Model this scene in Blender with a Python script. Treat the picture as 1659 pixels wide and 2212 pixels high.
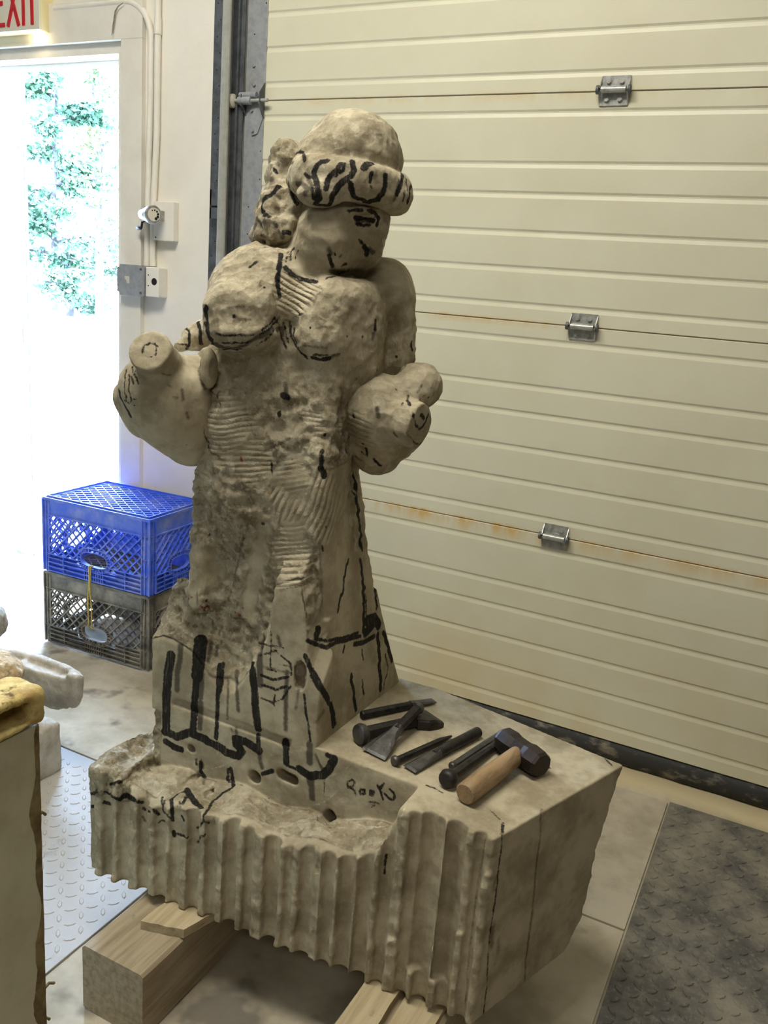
import bpy, bmesh, math, random
import numpy as np
from mathutils import Vector, Matrix

PI = math.pi
rng = random.Random(7)
for o in list(bpy.data.objects):
    bpy.data.objects.remove(o, do_unlink=True)
scn = bpy.context.scene
COL = scn.collection

# ------------------------------------------------------------------ camera
IW, IH, FPX = 1659.0, 2212.0, 1845.0
CAM = np.array([0.0, -2.42094, 1.33214])
CF = np.array([-0.42329141, 0.87060603, -0.25073795])
CR = np.array([0.88761049, 0.45397257, 0.07782372])
CU = np.array([-0.18158195, 0.18961552, 0.96492173])
cd = bpy.data.cameras.new('camera')
cam = bpy.data.objects.new('camera', cd)
COL.objects.link(cam)
cd.sensor_fit = 'VERTICAL'
cd.sensor_height = 24.0
cd.lens = 24.0 * FPX / IH
cd.clip_start = 0.05
cd.clip_end = 200
cam.matrix_world = Matrix(((CR[0], CU[0], -CF[0], CAM[0]), (CR[1], CU[1], -CF[1], CAM[1]),
                           (CR[2], CU[2], -CF[2], CAM[2]), (0, 0, 0, 1)))
scn.camera = cam

# ------------------------------------------------------------------ light
w = bpy.data.worlds.new('world')
scn.world = w
w.use_nodes = True
bg = w.node_tree.nodes['Background']
bg.inputs[0].default_value = (0.46, 0.66, 1.0, 1)
bg.inputs[1].default_value = 90.0
sun = bpy.data.lights.new('sun', 'SUN')
sun.energy = 9.0
sun.angle = 0.01
sun.color = (1, .95, .86)
so = bpy.data.objects.new('sun', sun)
COL.objects.link(so)
so.rotation_euler = Vector((-.45, .55, -1.0)).to_track_quat('-Z', 'Y').to_euler()


def area(name, loc, size, sizey, power, color, target):
    l = bpy.data.lights.new(name, 'AREA')
    l.shape = 'RECTANGLE'
    l.size = size
    l.size_y = sizey
    l.energy = power
    l.color = color
    o = bpy.data.objects.new(name, l)
    COL.objects.link(o)
    o.location = loc
    o.rotation_euler = (Vector(target) - Vector(loc)).to_track_quat('-Z', 'Y').to_euler()
    return o


area('ceiling_tube_near', (-1.15, -1.65, 3.3), 1.6, .5, 76, (1, .955, .83), (-1.15, -1.65, 0))
area('ceiling_tube_far', (1.2, -4.2, 3.3), 1.3, .35, 30, (1, .93, .82), (1.2, -4.2, 0))
scn.view_settings.view_transform = 'Standard'
scn.view_settings.look = 'None'
scn.view_settings.exposure = 0.0
scn.view_settings.gamma = 1.0
scn.view_settings.use_curve_mapping = False

# ------------------------------------------------------------------ helpers
C0 = np.array([-.86, -1.04])
FH = np.array([-.529, .849, 0.0])
RV = np.array([.849, .529, 0.0])
ZV = np.array([0, 0, 1.0])


def ray(px, py):
    return CF + CR * (px - IW / 2) / FPX - CU * (py - IH / 2) / FPX


def at(px, py, d=0.0):
    """pixel -> point on the upright plane d metres behind the statue's axis"""
    r = ray(px, py)
    t = ((C0 - CAM[:2]) @ FH[:2] + d) / (r[:2] @ FH[:2])
    return CAM + t * r


def onY(px, py, y):
    r = ray(px, py)
    return CAM + r * (y - CAM[1]) / r[1]


def onX(px, py, x):
    r = ray(px, py)
    return CAM + r * (x - CAM[0]) / r[0]


def onZ(px, py, z):
    r = ray(px, py)
    return CAM + r * (z - CAM[2]) / r[2]


def lin(r, g, b):
    f = lambda c: (c / 255 / 12.92) if c <= 10 else ((c / 255 + .055) / 1.055) ** 2.4
    return (f(r), f(g), f(b), 1)


def link(name, me, mat=None, parent=None, loc=None, rz=0):
    o = bpy.data.objects.new(name, me)
    COL.objects.link(o)
    if mat is not None and me is not None:
        me.materials.append(mat)
    if parent is not None:
        o.parent = parent
    if loc is not None:
        o.location = loc
    if rz:
        o.rotation_euler = (0, 0, rz)
    return o


def tag(o, label=None, cat=None, group=None, kind=None):
    if label:
        o['label'] = label
    if cat:
        o['category'] = cat
    if group:
        o['group'] = group
    if kind:
        o['kind'] = kind
    return o


def thing(name, label, cat, loc=(0, 0, 0), rz=0, group=None):
    o = link(name, None, None, None, loc, rz)
    return tag(o, label, cat, group)


class MB:
    def __init__(s):
        s.v = []
        s.f = []

    def add(s, vs, fs):
        n = len(s.v)
        s.v += [tuple(map(float, p)) for p in vs]
        s.f += [tuple(i + n for i in f) for f in fs]
        return s

    def box(s, lo, hi, M=None, ch=0.0):
        x0, y0, z0 = lo
        x1, y1, z1 = hi
        if ch <= 0:
            vs = [(x, y, z) for z in (z0, z1) for y in (y0, y1) for x in (x0, x1)]
            fs = [(0, 2, 3, 1), (4, 5, 7, 6), (0, 1, 5, 4), (2, 6, 7, 3), (0, 4, 6, 2), (1, 3, 7, 5)]
        else:
            bm = bmesh.new()
            bmesh.ops.create_cube(bm, size=1)
            for v in bm.verts:
                v.co = Vector(((x0 + x1) / 2 + v.co.x * (x1 - x0), (y0 + y1) / 2 + v.co.y * (y1 - y0), (z0 + z1) / 2 + v.co.z * (z1 - z0)))
            bmesh.ops.bevel(bm, geom=bm.edges[:], offset=ch, segments=2, affect='EDGES', profile=.6)
            vs = [v.co.copy() for v in bm.verts]
            fs = [[v.index for v in f.verts] for f in bm.faces]
            bm.free()
        if M is not None:
            vs = [M @ Vector(p) for p in vs]
        return s.add(vs, fs)

    def bar(s, a, b, w, h, up=(0, 0, 1)):
        a = Vector(a)
        b = Vector(b)
        d = (b - a)
        L = d.length
        d.normalize()
        u = Vector(up)
        sd = d.cross(u)
        if sd.length < 1e-5:
            sd = d.cross(Vector((1, 0, 0)))
        sd.normalize()
        u = sd.cross(d)
        vs = []
        for p in (a, b):
            for i, j in ((-1, -1), (1, -1), (1, 1), (-1, 1)):
                vs.append(p + sd * (i * w / 2) + u * (j * h / 2))
        return s.add(vs, [(0, 3, 2, 1), (4, 5, 6, 7), (0, 1, 5, 4), (1, 2, 6, 5), (2, 3, 7, 6), (3, 0, 4, 7)])

    def tube(s, pts, r, n=12, cap=True, rs=None):
        pts = [Vector(p) for p in pts]
        m = len(pts)
        rings = []
        prev = None
        for i, p in enumerate(pts):
            t = (pts[min(i + 1, m - 1)] - pts[max(i - 1, 0)]).normalized()
            if prev is None:
                a = t.orthogonal().normalized()
            else:
                a = (prev - t * prev.dot(t)).normalized()
            prev = a
            b = t.cross(a)
            rr = rs[i] if rs else r
            rings.append([p + (a * math.cos(2 * PI * k / n) + b * math.sin(2 * PI * k / n)) * rr for k in range(n)])
        vs = [q for ring in rings for q in ring]
        fs = []
        for i in range(m - 1):
            for k in range(n):
                fs.append((i * n + k, i * n + (k + 1) % n, (i + 1) * n + (k + 1) % n, (i + 1) * n + k))
        if cap:
            fs.append(tuple(range(n))[::-1])
            fs.append(tuple((m - 1) * n + k for k in range(n)))
        return s.add(vs, fs)

    def sections(s, secs, cap=True):
        """loft closed outlines (equal counts)"""
        n = len(secs[0])
        vs = [q for c in secs for q in c]
        fs = []
        for i in range(len(secs) - 1):
            for k in range(n):
                fs.append((i * n + k, i * n + (k + 1) % n, (i + 1) * n + (k + 1) % n, (i + 1) * n + k))
        if cap:
            fs.append(tuple(range(n))[::-1])
            fs.append(tuple((len(secs) - 1) * n + k for k in range(n)))
        return s.add(vs, fs)

    def prism(s, poly, z0, z1, M=None):
        a = [Vector((x, y, z0)) for x, y in poly]
        b = [Vector((x, y, z1)) for x, y in poly]
        if M is not None:
            a = [M @ p for p in a]
            b = [M @ p for p in b]
        return s.sections([a, b])

    def build(s, name, mat, parent=None, loc=None, rz=0, smooth=False, angle=None):
        me = bpy.data.meshes.new(name)
        me.from_pydata(s.v, [], s.f)
        bm = bmesh.new()
        bm.from_mesh(me)
        bmesh.ops.recalc_face_normals(bm, faces=bm.faces[:])
        bm.to_mesh(me)
        bm.free()
        o = link(name, me, mat, parent, loc, rz)
        if smooth:
            me.shade_smooth()
            if angle:
                me.set_sharp_from_angle(angle=math.radians(angle))
        return o


# ------------------------------------------------------------------ materials
class NT:
    def __init__(s, name):
        s.m = bpy.data.materials.new(name)
        s.m.use_nodes = True
        s.t = s.m.node_tree
        s.b = s.t.nodes['Principled BSDF']

    def n(s, typ, **kw):
        x = s.t.nodes.new(typ)
        for k, v in kw.items():
            setattr(x, k, v)
        return x

    def l(s, a, b):
        s.t.links.new(a, b)

    def coords(s, world=False):
        if world:
            return s.n('ShaderNodeNewGeometry').outputs['Position']
        return s.n('ShaderNodeTexCoord').outputs['Object']

    def noise(s, co, scale, detail=4, rough=.6, stretch=None):
        if stretch:
            mp = s.n('ShaderNodeMapping')
            mp.inputs['Scale'].default_value = stretch
            s.l(co, mp.inputs[0])
            co = mp.outputs[0]
        x = s.n('ShaderNodeTexNoise')
        x.inputs['Scale'].default_value = scale
        x.inputs['Detail'].default_value = detail
        x.inputs['Roughness'].default_value = rough
        s.l(co, x.inputs['Vector'])
        return x.outputs['Fac']

    def ramp(s, v, lo, hi, a=0., b=1.):
        x = s.n('ShaderNodeMapRange', interpolation_type='SMOOTHSTEP')
        for i, q in enumerate((lo, hi, a, b)):
            x.inputs[i + 1].default_value = q
        s.l(v, x.inputs[0])
        return x.outputs[0]

    def math(s, op, a, b=None):
        x = s.n('ShaderNodeMath', operation=op)
        for i, q in enumerate((a, b)):
            if q is None:
                continue
            if isinstance(q, (int, float)):
                x.inputs[i].default_value = q
            else:
                s.l(q, x.inputs[i])
        return x.outputs[0]

    def mix(s, f, a, b, typ='MIX'):
        x = s.n('ShaderNodeMix', data_type='RGBA', blend_type=typ)
        if isinstance(f, (int, float)):
            x.inputs['Factor'].default_value = f
        else:
            s.l(f, x.inputs['Factor'])
        for k, q in ((6, a), (7, b)):
            if isinstance(q, (tuple, list)):
                x.inputs[k].default_value = q
            else:
                s.l(q, x.inputs[k])
        return x.outputs[2]

    def noise3(s, co, scale):
        x = s.n('ShaderNodeTexNoise')
        x.inputs['Scale'].default_value = scale
        s.l(co, x.inputs['Vector'])
        return x.outputs['Color']

    def mixv(s, a, b_, f):
        x = s.n('ShaderNodeVectorMath', operation='MULTIPLY_ADD')
        s.l(b_, x.inputs[0])
        x.inputs[1].default_value = (f, f, f)
        s.l(a, x.inputs[2])
        return x.outputs[0]

    def attr(s, name):
        return s.n('ShaderNodeAttribute', attribute_name=name).outputs['Fac']

    def bump(s, h, strength, dist, prev=None):
        x = s.n('ShaderNodeBump')
        x.inputs['Strength'].default_value = strength
        x.inputs['Distance'].default_value = dist
        s.l(h, x.inputs['Height'])
        if prev is not None:
            s.l(prev, x.inputs['Normal'])
        return x.outputs[0]

    def out(s, col=None, rough=.6, metal=0., normal=None, spec=None):
        if col is not None:
            if isinstance(col, (tuple, list)):
                s.b.inputs['Base Color'].default_value = col
            else:
                s.l(col, s.b.inputs['Base Color'])
        if isinstance(rough, (int, float)):
            s.b.inputs['Roughness'].default_value = rough
        else:
            s.l(rough, s.b.inputs['Roughness'])
        s.b.inputs['Metallic'].default_value = metal
        if spec is not None:
            s.b.inputs['Specular IOR Level'].default_value = spec
        if normal is not None:
            s.l(normal, s.b.inputs['Normal'])
        return s.m


def simple(name, col, col2=None, scale=12, rough=.6, metal=0., bump=0., bscale=80, lo=.35, hi=.7, stretch=None, spec=None):
    t = NT(name)
    co = t.coords()
    c = col
    if col2 is not None:
        c = t.mix(t.ramp(t.noise(co, scale, 5, .65, stretch), lo, hi), col, col2)
    nm = None
    if bump > 0:
        nm = t.bump(t.noise(co, bscale, 4, .6, stretch), 1.0, bump)
    return t.out(c, rough, metal, nm, spec)


M = {}
M['workshop_wall'] = simple('low_bounce_wall', lin(120, 114, 104), lin(104, 98, 88), 2, .8)  # unseen side and front walls, darkened so they bounce less light
M['wall'] = simple('painted_wall', lin(238, 233, 222), lin(230, 225, 212), 3, .6, 0, .0006, 60)
M['trim'] = simple('painted_trim', lin(236, 231, 220), lin(226, 220, 207), 6, .5, 0, .0005, 90)
M['galv'] = simple('galvanised_steel', lin(168, 170, 172), lin(148, 150, 154), 40, .5, .35)
M['galv_dark'] = simple('dark_galvanised_steel', lin(96, 100, 104), lin(70, 73, 76), 25, .55, .3)
M['track'] = simple('track_steel', lin(176, 176, 168), lin(160, 160, 152), 30, .5, .25)
M['steel'] = simple('zinc_steel', lin(186, 186, 180), lin(140, 140, 136), 60, .36, .45)
M['chrome'] = simple('chrome', lin(225, 220, 220), None, 1, .12, 1.0)
M['dark'] = simple('dark_hole', lin(14, 13, 12), None, 1, .8)
M['black_plastic'] = simple('black_plastic', lin(28, 28, 28), None, 1, .45)
M['rubber'] = simple('black_rubber_seal', lin(44, 44, 42), lin(120, 114, 98), 30, .75, 0, .001, 90, .5, .72, (.5, 1, 1))
M['white_plastic'] = simple('ivory_plastic', lin(220, 214, 196), None, 1, .4)
M['blue'] = simple('blue_crate_plastic', lin(62, 98, 212), lin(150, 162, 208), 9, .5, 0, .0004, 60, .38, .85)
M['black_crate'] = simple('black_crate_plastic', lin(56, 55, 53), lin(140, 133, 118), 9, .6, 0, .0004, 60, .32, .72)
M['string'] = simple('yellow_string', lin(196, 172, 82), lin(150, 128, 60), 200, .8)
M['iron'] = simple('dark_tool_steel', lin(58, 54, 52), lin(34, 31, 30), 60, .5, .55, .0004, 150)
M['iron_bare'] = simple('bare_tool_steel', lin(88, 86, 84), lin(60, 58, 56), 60, .42, .6, .0003, 150)
M['hammer_head'] = simple('brown_black_hammer_steel', lin(52, 42, 38), lin(36, 31, 29), 40, .45, .5, .0004, 100)
M['handle'] = simple('worn_ash_handle', lin(156, 130, 96), lin(118, 95, 68), 14, .55, 0, .0004, 60, .3, .75, (8, 1, 8))
M['leaf'] = simple('tree_leaf', lin(34, 64, 26), lin(80, 98, 34), .8, .6)
M['leaf_cool'] = simple('blue_green_leaf', lin(22, 52, 32), lin(40, 70, 40), .8, .6)
M['bark'] = simple('tree_bark', lin(44, 40, 40), lin(34, 30, 30), 4, .9)
M['paving'] = simple('sunlit_concrete', lin(225, 222, 215), lin(205, 202, 195), 2, .9)
M['sheet'] = simple('blue_grey_sheet', lin(150, 158, 158), lin(130, 138, 138), 12, .4, .2)
M['skin'] = simple('off_white_panel_skin', lin(188, 184, 160), lin(160, 152, 122), 5, .5, 0, .0006, 40, .45, .75)


def wood_mat(name, a, b, dirt):
    t = NT(name)
    co = t.coords()
    g = t.noise(co, 9, 5, .6, (8, .6, 8))
    c = t.mix(t.ramp(g, .35, .7), a, b)
    c = t.mix(t.ramp(t.noise(co, 14, 4, .6), .62, .72, 0, .8), c, dirt)
    return t.out(c, .75, 0, t.bump(g, .6, .002))


M['timber'] = wood_mat('dusty_timber', lin(158, 143, 118), lin(128, 112, 86), lin(80, 74, 66))
M['shim'] = wood_mat('pale_shim_wood', lin(178, 162, 130), lin(154, 137, 104), lin(110, 96, 72))


def door_mat():
    t = NT('cream_steel_door_skin')
    pos = t.coords(True)
    sx = t.n('ShaderNodeSeparateXYZ')
    t.l(pos, sx.inputs[0])
    z = sx.outputs['Z']
    c = t.mix(t.ramp(t.noise(pos, 2.2, 4), .35, .7), lin(215, 211, 187), lin(208, 203, 177))
    streak = t.noise(pos, 14, 5, .65, (1, 1, .25))
    for zj, amt, ext in ((.6668, 1.2, .055), (1.2761, .7, .024), (1.8799, .4, .03)):
        below = t.ramp(z, zj - ext, zj - .002, 0, 1)
        above = t.ramp(z, zj + .012, zj + .001, 0, 1)
        band = t.math('MULTIPLY', below, above)
        blot = t.ramp(t.noise(pos, 2.6 if zj < 1 else 2.1, 3), .40, .56)
        if zj < 1:
            blot = t.math('MULTIPLY', t.ramp(sx.outputs['X'], -1.45, -1.05), t.ramp(sx.outputs['X'], -.78, -.60, 1, .55))
        f = t.math('MULTIPLY', t.math('MULTIPLY', band, t.ramp(streak, .36, .62)), t.math('MULTIPLY', blot, amt))
        c = t.mix(f, c, lin(204, 172, 108))
        line = t.math('MULTIPLY', t.ramp(z, zj - .0035, zj - .001, 0, 1), t.ramp(z, zj + .0035, zj + .001, 0, 1))
        c = t.mix(t.math('MULTIPLY', line, .5), c, lin(150, 112, 62) if zj < 1.5 else lin(110, 96, 78))
    # dust and yellow grime low on the door
    low = t.ramp(z, .55, .1, 0, .55)
    c = t.mix(t.math('MULTIPLY', low, t.ramp(t.noise(pos, 3, 5), .35, .65)), c, lin(206, 186, 140))
    sp = t.ramp(t.noise(pos, 55, 2), .76, .8)
    c = t.mix(t.math('MULTIPLY', sp, t.ramp(z, .75, .2, 0, .6)), c, lin(120, 104, 80))
    v = t.noise(pos, 260, 2)
    return t.out(c, .42, 0, t.bump(v, .25, .0006))


M['door'] = door_mat()


def floor_mat():
    t = NT('dusty_concrete')
    p = t.coords(True)
    c = t.mix(t.ramp(t.noise(p, 3.2, 6, .65), .36, .66), lin(178, 168, 148), lin(142, 132, 112))
    c = t.mix(t.ramp(t.noise(p, 4.2, 4, .55), .57, .66, 0, .8), c, lin(92, 86, 78))
    sx = t.n('ShaderNodeSeparateXYZ')
    t.l(p, sx.inputs[0])
    # stone dust swept against the foot of the big door
    lip = t.math('ADD', sx.outputs['Y'], t.math('MULTIPLY', t.noise(p, 7, 4), .08))
    c = t.mix(t.ramp(lip, -.10, -.03), c, lin(188, 173, 138))
    return t.out(c, .85, 0, t.bump(t.noise(p, 60, 5, .7), .5, .003))


M['floor'] = floor_mat()


def plate_mat(name, dust, steel, lo, hi):
    t = NT(name)
    p = t.coords(True)
    n1 = t.noise(p, 6, 6, .7)
    c = t.mix(t.ramp(n1, lo, hi), dust, steel)
    c = t.mix(t.ramp(t.noise(p, 70, 3, .7), .5, .7, 0, .55), c, dust)
    return t.out(c, .62, .0, t.bump(t.noise(p, 150, 3, .7), .4, .001), .4)


M['plate_dusty'] = plate_mat('dust_covered_tread_plate', lin(164, 160, 152), lin(124, 120, 114), .56, .75)
M['plate_worn'] = plate_mat('worn_tread_plate', lin(134, 128, 113), lin(80, 78, 74), .30, .62)


def foam_mat():
    t = NT('aged_yellow_foam')
    p = t.coords(True)
    c = t.mix(t.ramp(t.noise(p, 18, 5, .7), .38, .62), lin(210, 192, 128), lin(164, 138, 82))
    c = t.mix(t.ramp(t.noise(p, 30, 4), .6, .7, 0, .8), c, lin(60, 42, 24))
    return t.out(c, .9, 0, t.bump(t.noise(p, 120, 4, .7), .6, .004))


M['foam'] = foam_mat()


def stone_mat(name, base=lin(183, 172, 147), dark=lin(144, 133, 109), pale=lin(216, 207, 184), facets=True):
    t = NT(name)
    p = t.coords(True)
    rough = t.attr('rough')
    n1 = t.noise(p, 11, 6, .65)
    c = t.mix(t.ramp(n1, .36, .66), base, dark)
    sepc = t.n('ShaderNodeSeparateColor')
    vo = t.n('ShaderNodeTexVoronoi', feature='F1')
    t.l(vo.outputs['Color'], sepc.inputs[0])
    fm = t.math('MULTIPLY', t.ramp(rough, .05, .4, 0, .30), t.ramp(rough, .5, .8, 1, .35))
    c = t.mix(t.math('MULTIPLY', fm, t.ramp(sepc.outputs[0], .62, .95)), c, dark)
    c = t.mix(t.math('MULTIPLY', fm, t.ramp(sepc.outputs[1], .66, .98)), c, pale)
    # bruised, freshly chipped crystals
    chips = t.ramp(t.noise(p, 74, 6, .75), .53, .66)
    c = t.mix(t.math('MULTIPLY', chips, t.ramp(rough, 0, 1, .08, .70)), c, pale)
    c = t.mix(t.math('MULTIPLY', t.ramp(t.noise(p, 40, 5, .7), .47, .62), t.ramp(rough, .1, 1, .08, .85)), c, lin(112, 98, 74))
    wob = t.math('ADD', t.math('MULTIPLY', t.math('SUBTRACT', t.noise(p, 210, 4, .75), .5), .0055),
                 t.math('MULTIPLY', t.math('SUBTRACT', t.noise(p, 60, 3, .6), .5), .0035))
    c = t.mix(t.ramp(t.math('ADD', t.attr('pale'), wob), .0012, -.0012, 0, .75), c, lin(216, 204, 178))
    c = t.mix(t.ramp(t.math('ADD', t.attr('stain'), t.math('MULTIPLY', wob, 2.0)), .006, -.006, 0, .75), c, lin(84, 72, 54))
    c = t.mix(t.ramp(t.math('ADD', t.attr('gray'), wob), .003, -.002, 0, .8), c, lin(48, 44, 38))
    c = t.mix(t.math('MULTIPLY', t.ramp(t.math('ADD', t.attr('ink'), wob), .0018, -.0004, 0, 1), t.ramp(t.noise(p, 260, 3, .7, (1, 1, .12)), .25, .5, .74, .97)), c, lin(22, 21, 21))
    c = t.mix(t.ramp(t.math('ADD', t.attr('red'), wob), .0016, -.0006, 0, .9), c, lin(112, 30, 24))
    vo.inputs['Scale'].default_value = 40
    mp = t.n('ShaderNodeMapping')
    mp.inputs['Rotation'].default_value = (.4, .7, .2)
    mp.inputs['Scale'].default_value = (1, 1.6, 1)
    t.l(p, mp.inputs[0])
    t.l(mp.outputs[0], vo.inputs['Vector'])
    face = t.math('MULTIPLY', vo.outputs['Distance'], t.ramp(rough, 0.05, .5, 0, 1))
    nrm = t.bump(face, .7, .008)
    vb = t.n('ShaderNodeTexVoronoi', feature='F1')
    vb.inputs['Scale'].default_value = 88
    mp2 = t.n('ShaderNodeMapping')
    mp2.inputs['Rotation'].default_value = (.2, .5, .9)
    mp2.inputs['Scale'].default_value = (1.5, 1, .55)
    t.l(t.mixv(p, t.noise3(p, 30), .012), mp2.inputs[0])
    t.l(mp2.outputs[0], vb.inputs['Vector'])
    nrm = t.bump(t.math('MULTIPLY', vb.outputs['Distance'], t.ramp(rough, 0.05, .6, 0, 1)), .6, .0035, nrm)
    nrm = t.bump(t.math('MULTIPLY', t.noise(p, 130, 6, .8), t.ramp(rough, 0, 1, .25, 1.2)), .8, .0045, nrm)
    comb = t.math('MULTIPLY', t.math('ABSOLUTE', t.math('SINE', t.attr('comb_phase'))), t.attr('comb'))
    comb = t.math('MULTIPLY', comb, t.ramp(t.noise(p, 34, 4, .7), .30, .62, .15, 1))
    nrm = t.bump(comb, 1.0, .0034, nrm)
    return t.out(c, .9, 0, nrm, .2)


M['stone'] = stone_mat('carved_limestone')
M['stone_grey'] = stone_mat('grey_carved_stone', lin(186, 178, 164), lin(150, 142, 128), lin(206, 200, 188))
M['stone_orange_lit'] = stone_mat('orange_lit_broken_stone', lin(206, 178, 136), lin(170, 142, 100), lin(226, 208, 172))  # orange light falling on the lump is put into its stone colour


# ------------------------------------------------------------------ volumes -> mesh
def hash3(ix, iy, iz, seed):
    h = (ix.astype(np.int64) * 374761393 + iy.astype(np.int64) * 668265263 + iz.astype(np.int64) * 2147483647 + seed * 974634777) & 0xffffffff
    h = ((h ^ (h >> 13)) * 1274126177) & 0xffffffff
    h = h ^ (h >> 16)
    return (h & 0xffff).astype(np.float32) / 32767.5 - 1.0


def vnoise(P, scale, seed=0):
    Q = P * scale
    i = np.floor(Q).astype(np.int64)
    f = (Q - i).astype(np.float32)
    f = f * f * (3 - 2 * f)
    out = 0
    for dx in (0, 1):
        for dy in (0, 1):
            for dz in (0, 1):
                wgt = (f[:, 0] if dx else 1 - f[:, 0]) * (f[:, 1] if dy else 1 - f[:, 1]) * (f[:, 2] if dz else 1 - f[:, 2])
                out = out + wgt * hash3(i[:, 0] + dx, i[:, 1] + dy, i[:, 2] + dz, seed)
    return out


def fbm(P, scale, octv=4, seed=0, gain=.55):
    a, s, o = 1.0, scale, 0
    for k in range(octv):
        o = o + a * vnoise(P, s, seed + k * 17)
        a *= gain
        s *= 2.03
    return o


def worley(P, scale, seed=0):
    Q = P * scale
    i = np.floor(Q).astype(np.int64)
    f = (Q - i).astype(np.float32)
    best = np.full(len(P), 9., np.float32)
    for dx in (-1, 0, 1):
        for dy in (-1, 0, 1):
            for dz in (-1, 0, 1):
                a, b_, c = i[:, 0] + dx, i[:, 1] + dy, i[:, 2] + dz
                d = (dx + .5 + .45 * hash3(a, b_, c, seed) - f[:, 0]) ** 2 + (dy + .5 + .45 * hash3(a, b_, c, seed + 1) - f[:, 1]) ** 2 \
                    + (dz + .5 + .45 * hash3(a, b_, c, seed + 2) - f[:, 2]) ** 2
                best = np.minimum(best, d)
    return np.sqrt(best)


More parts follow.
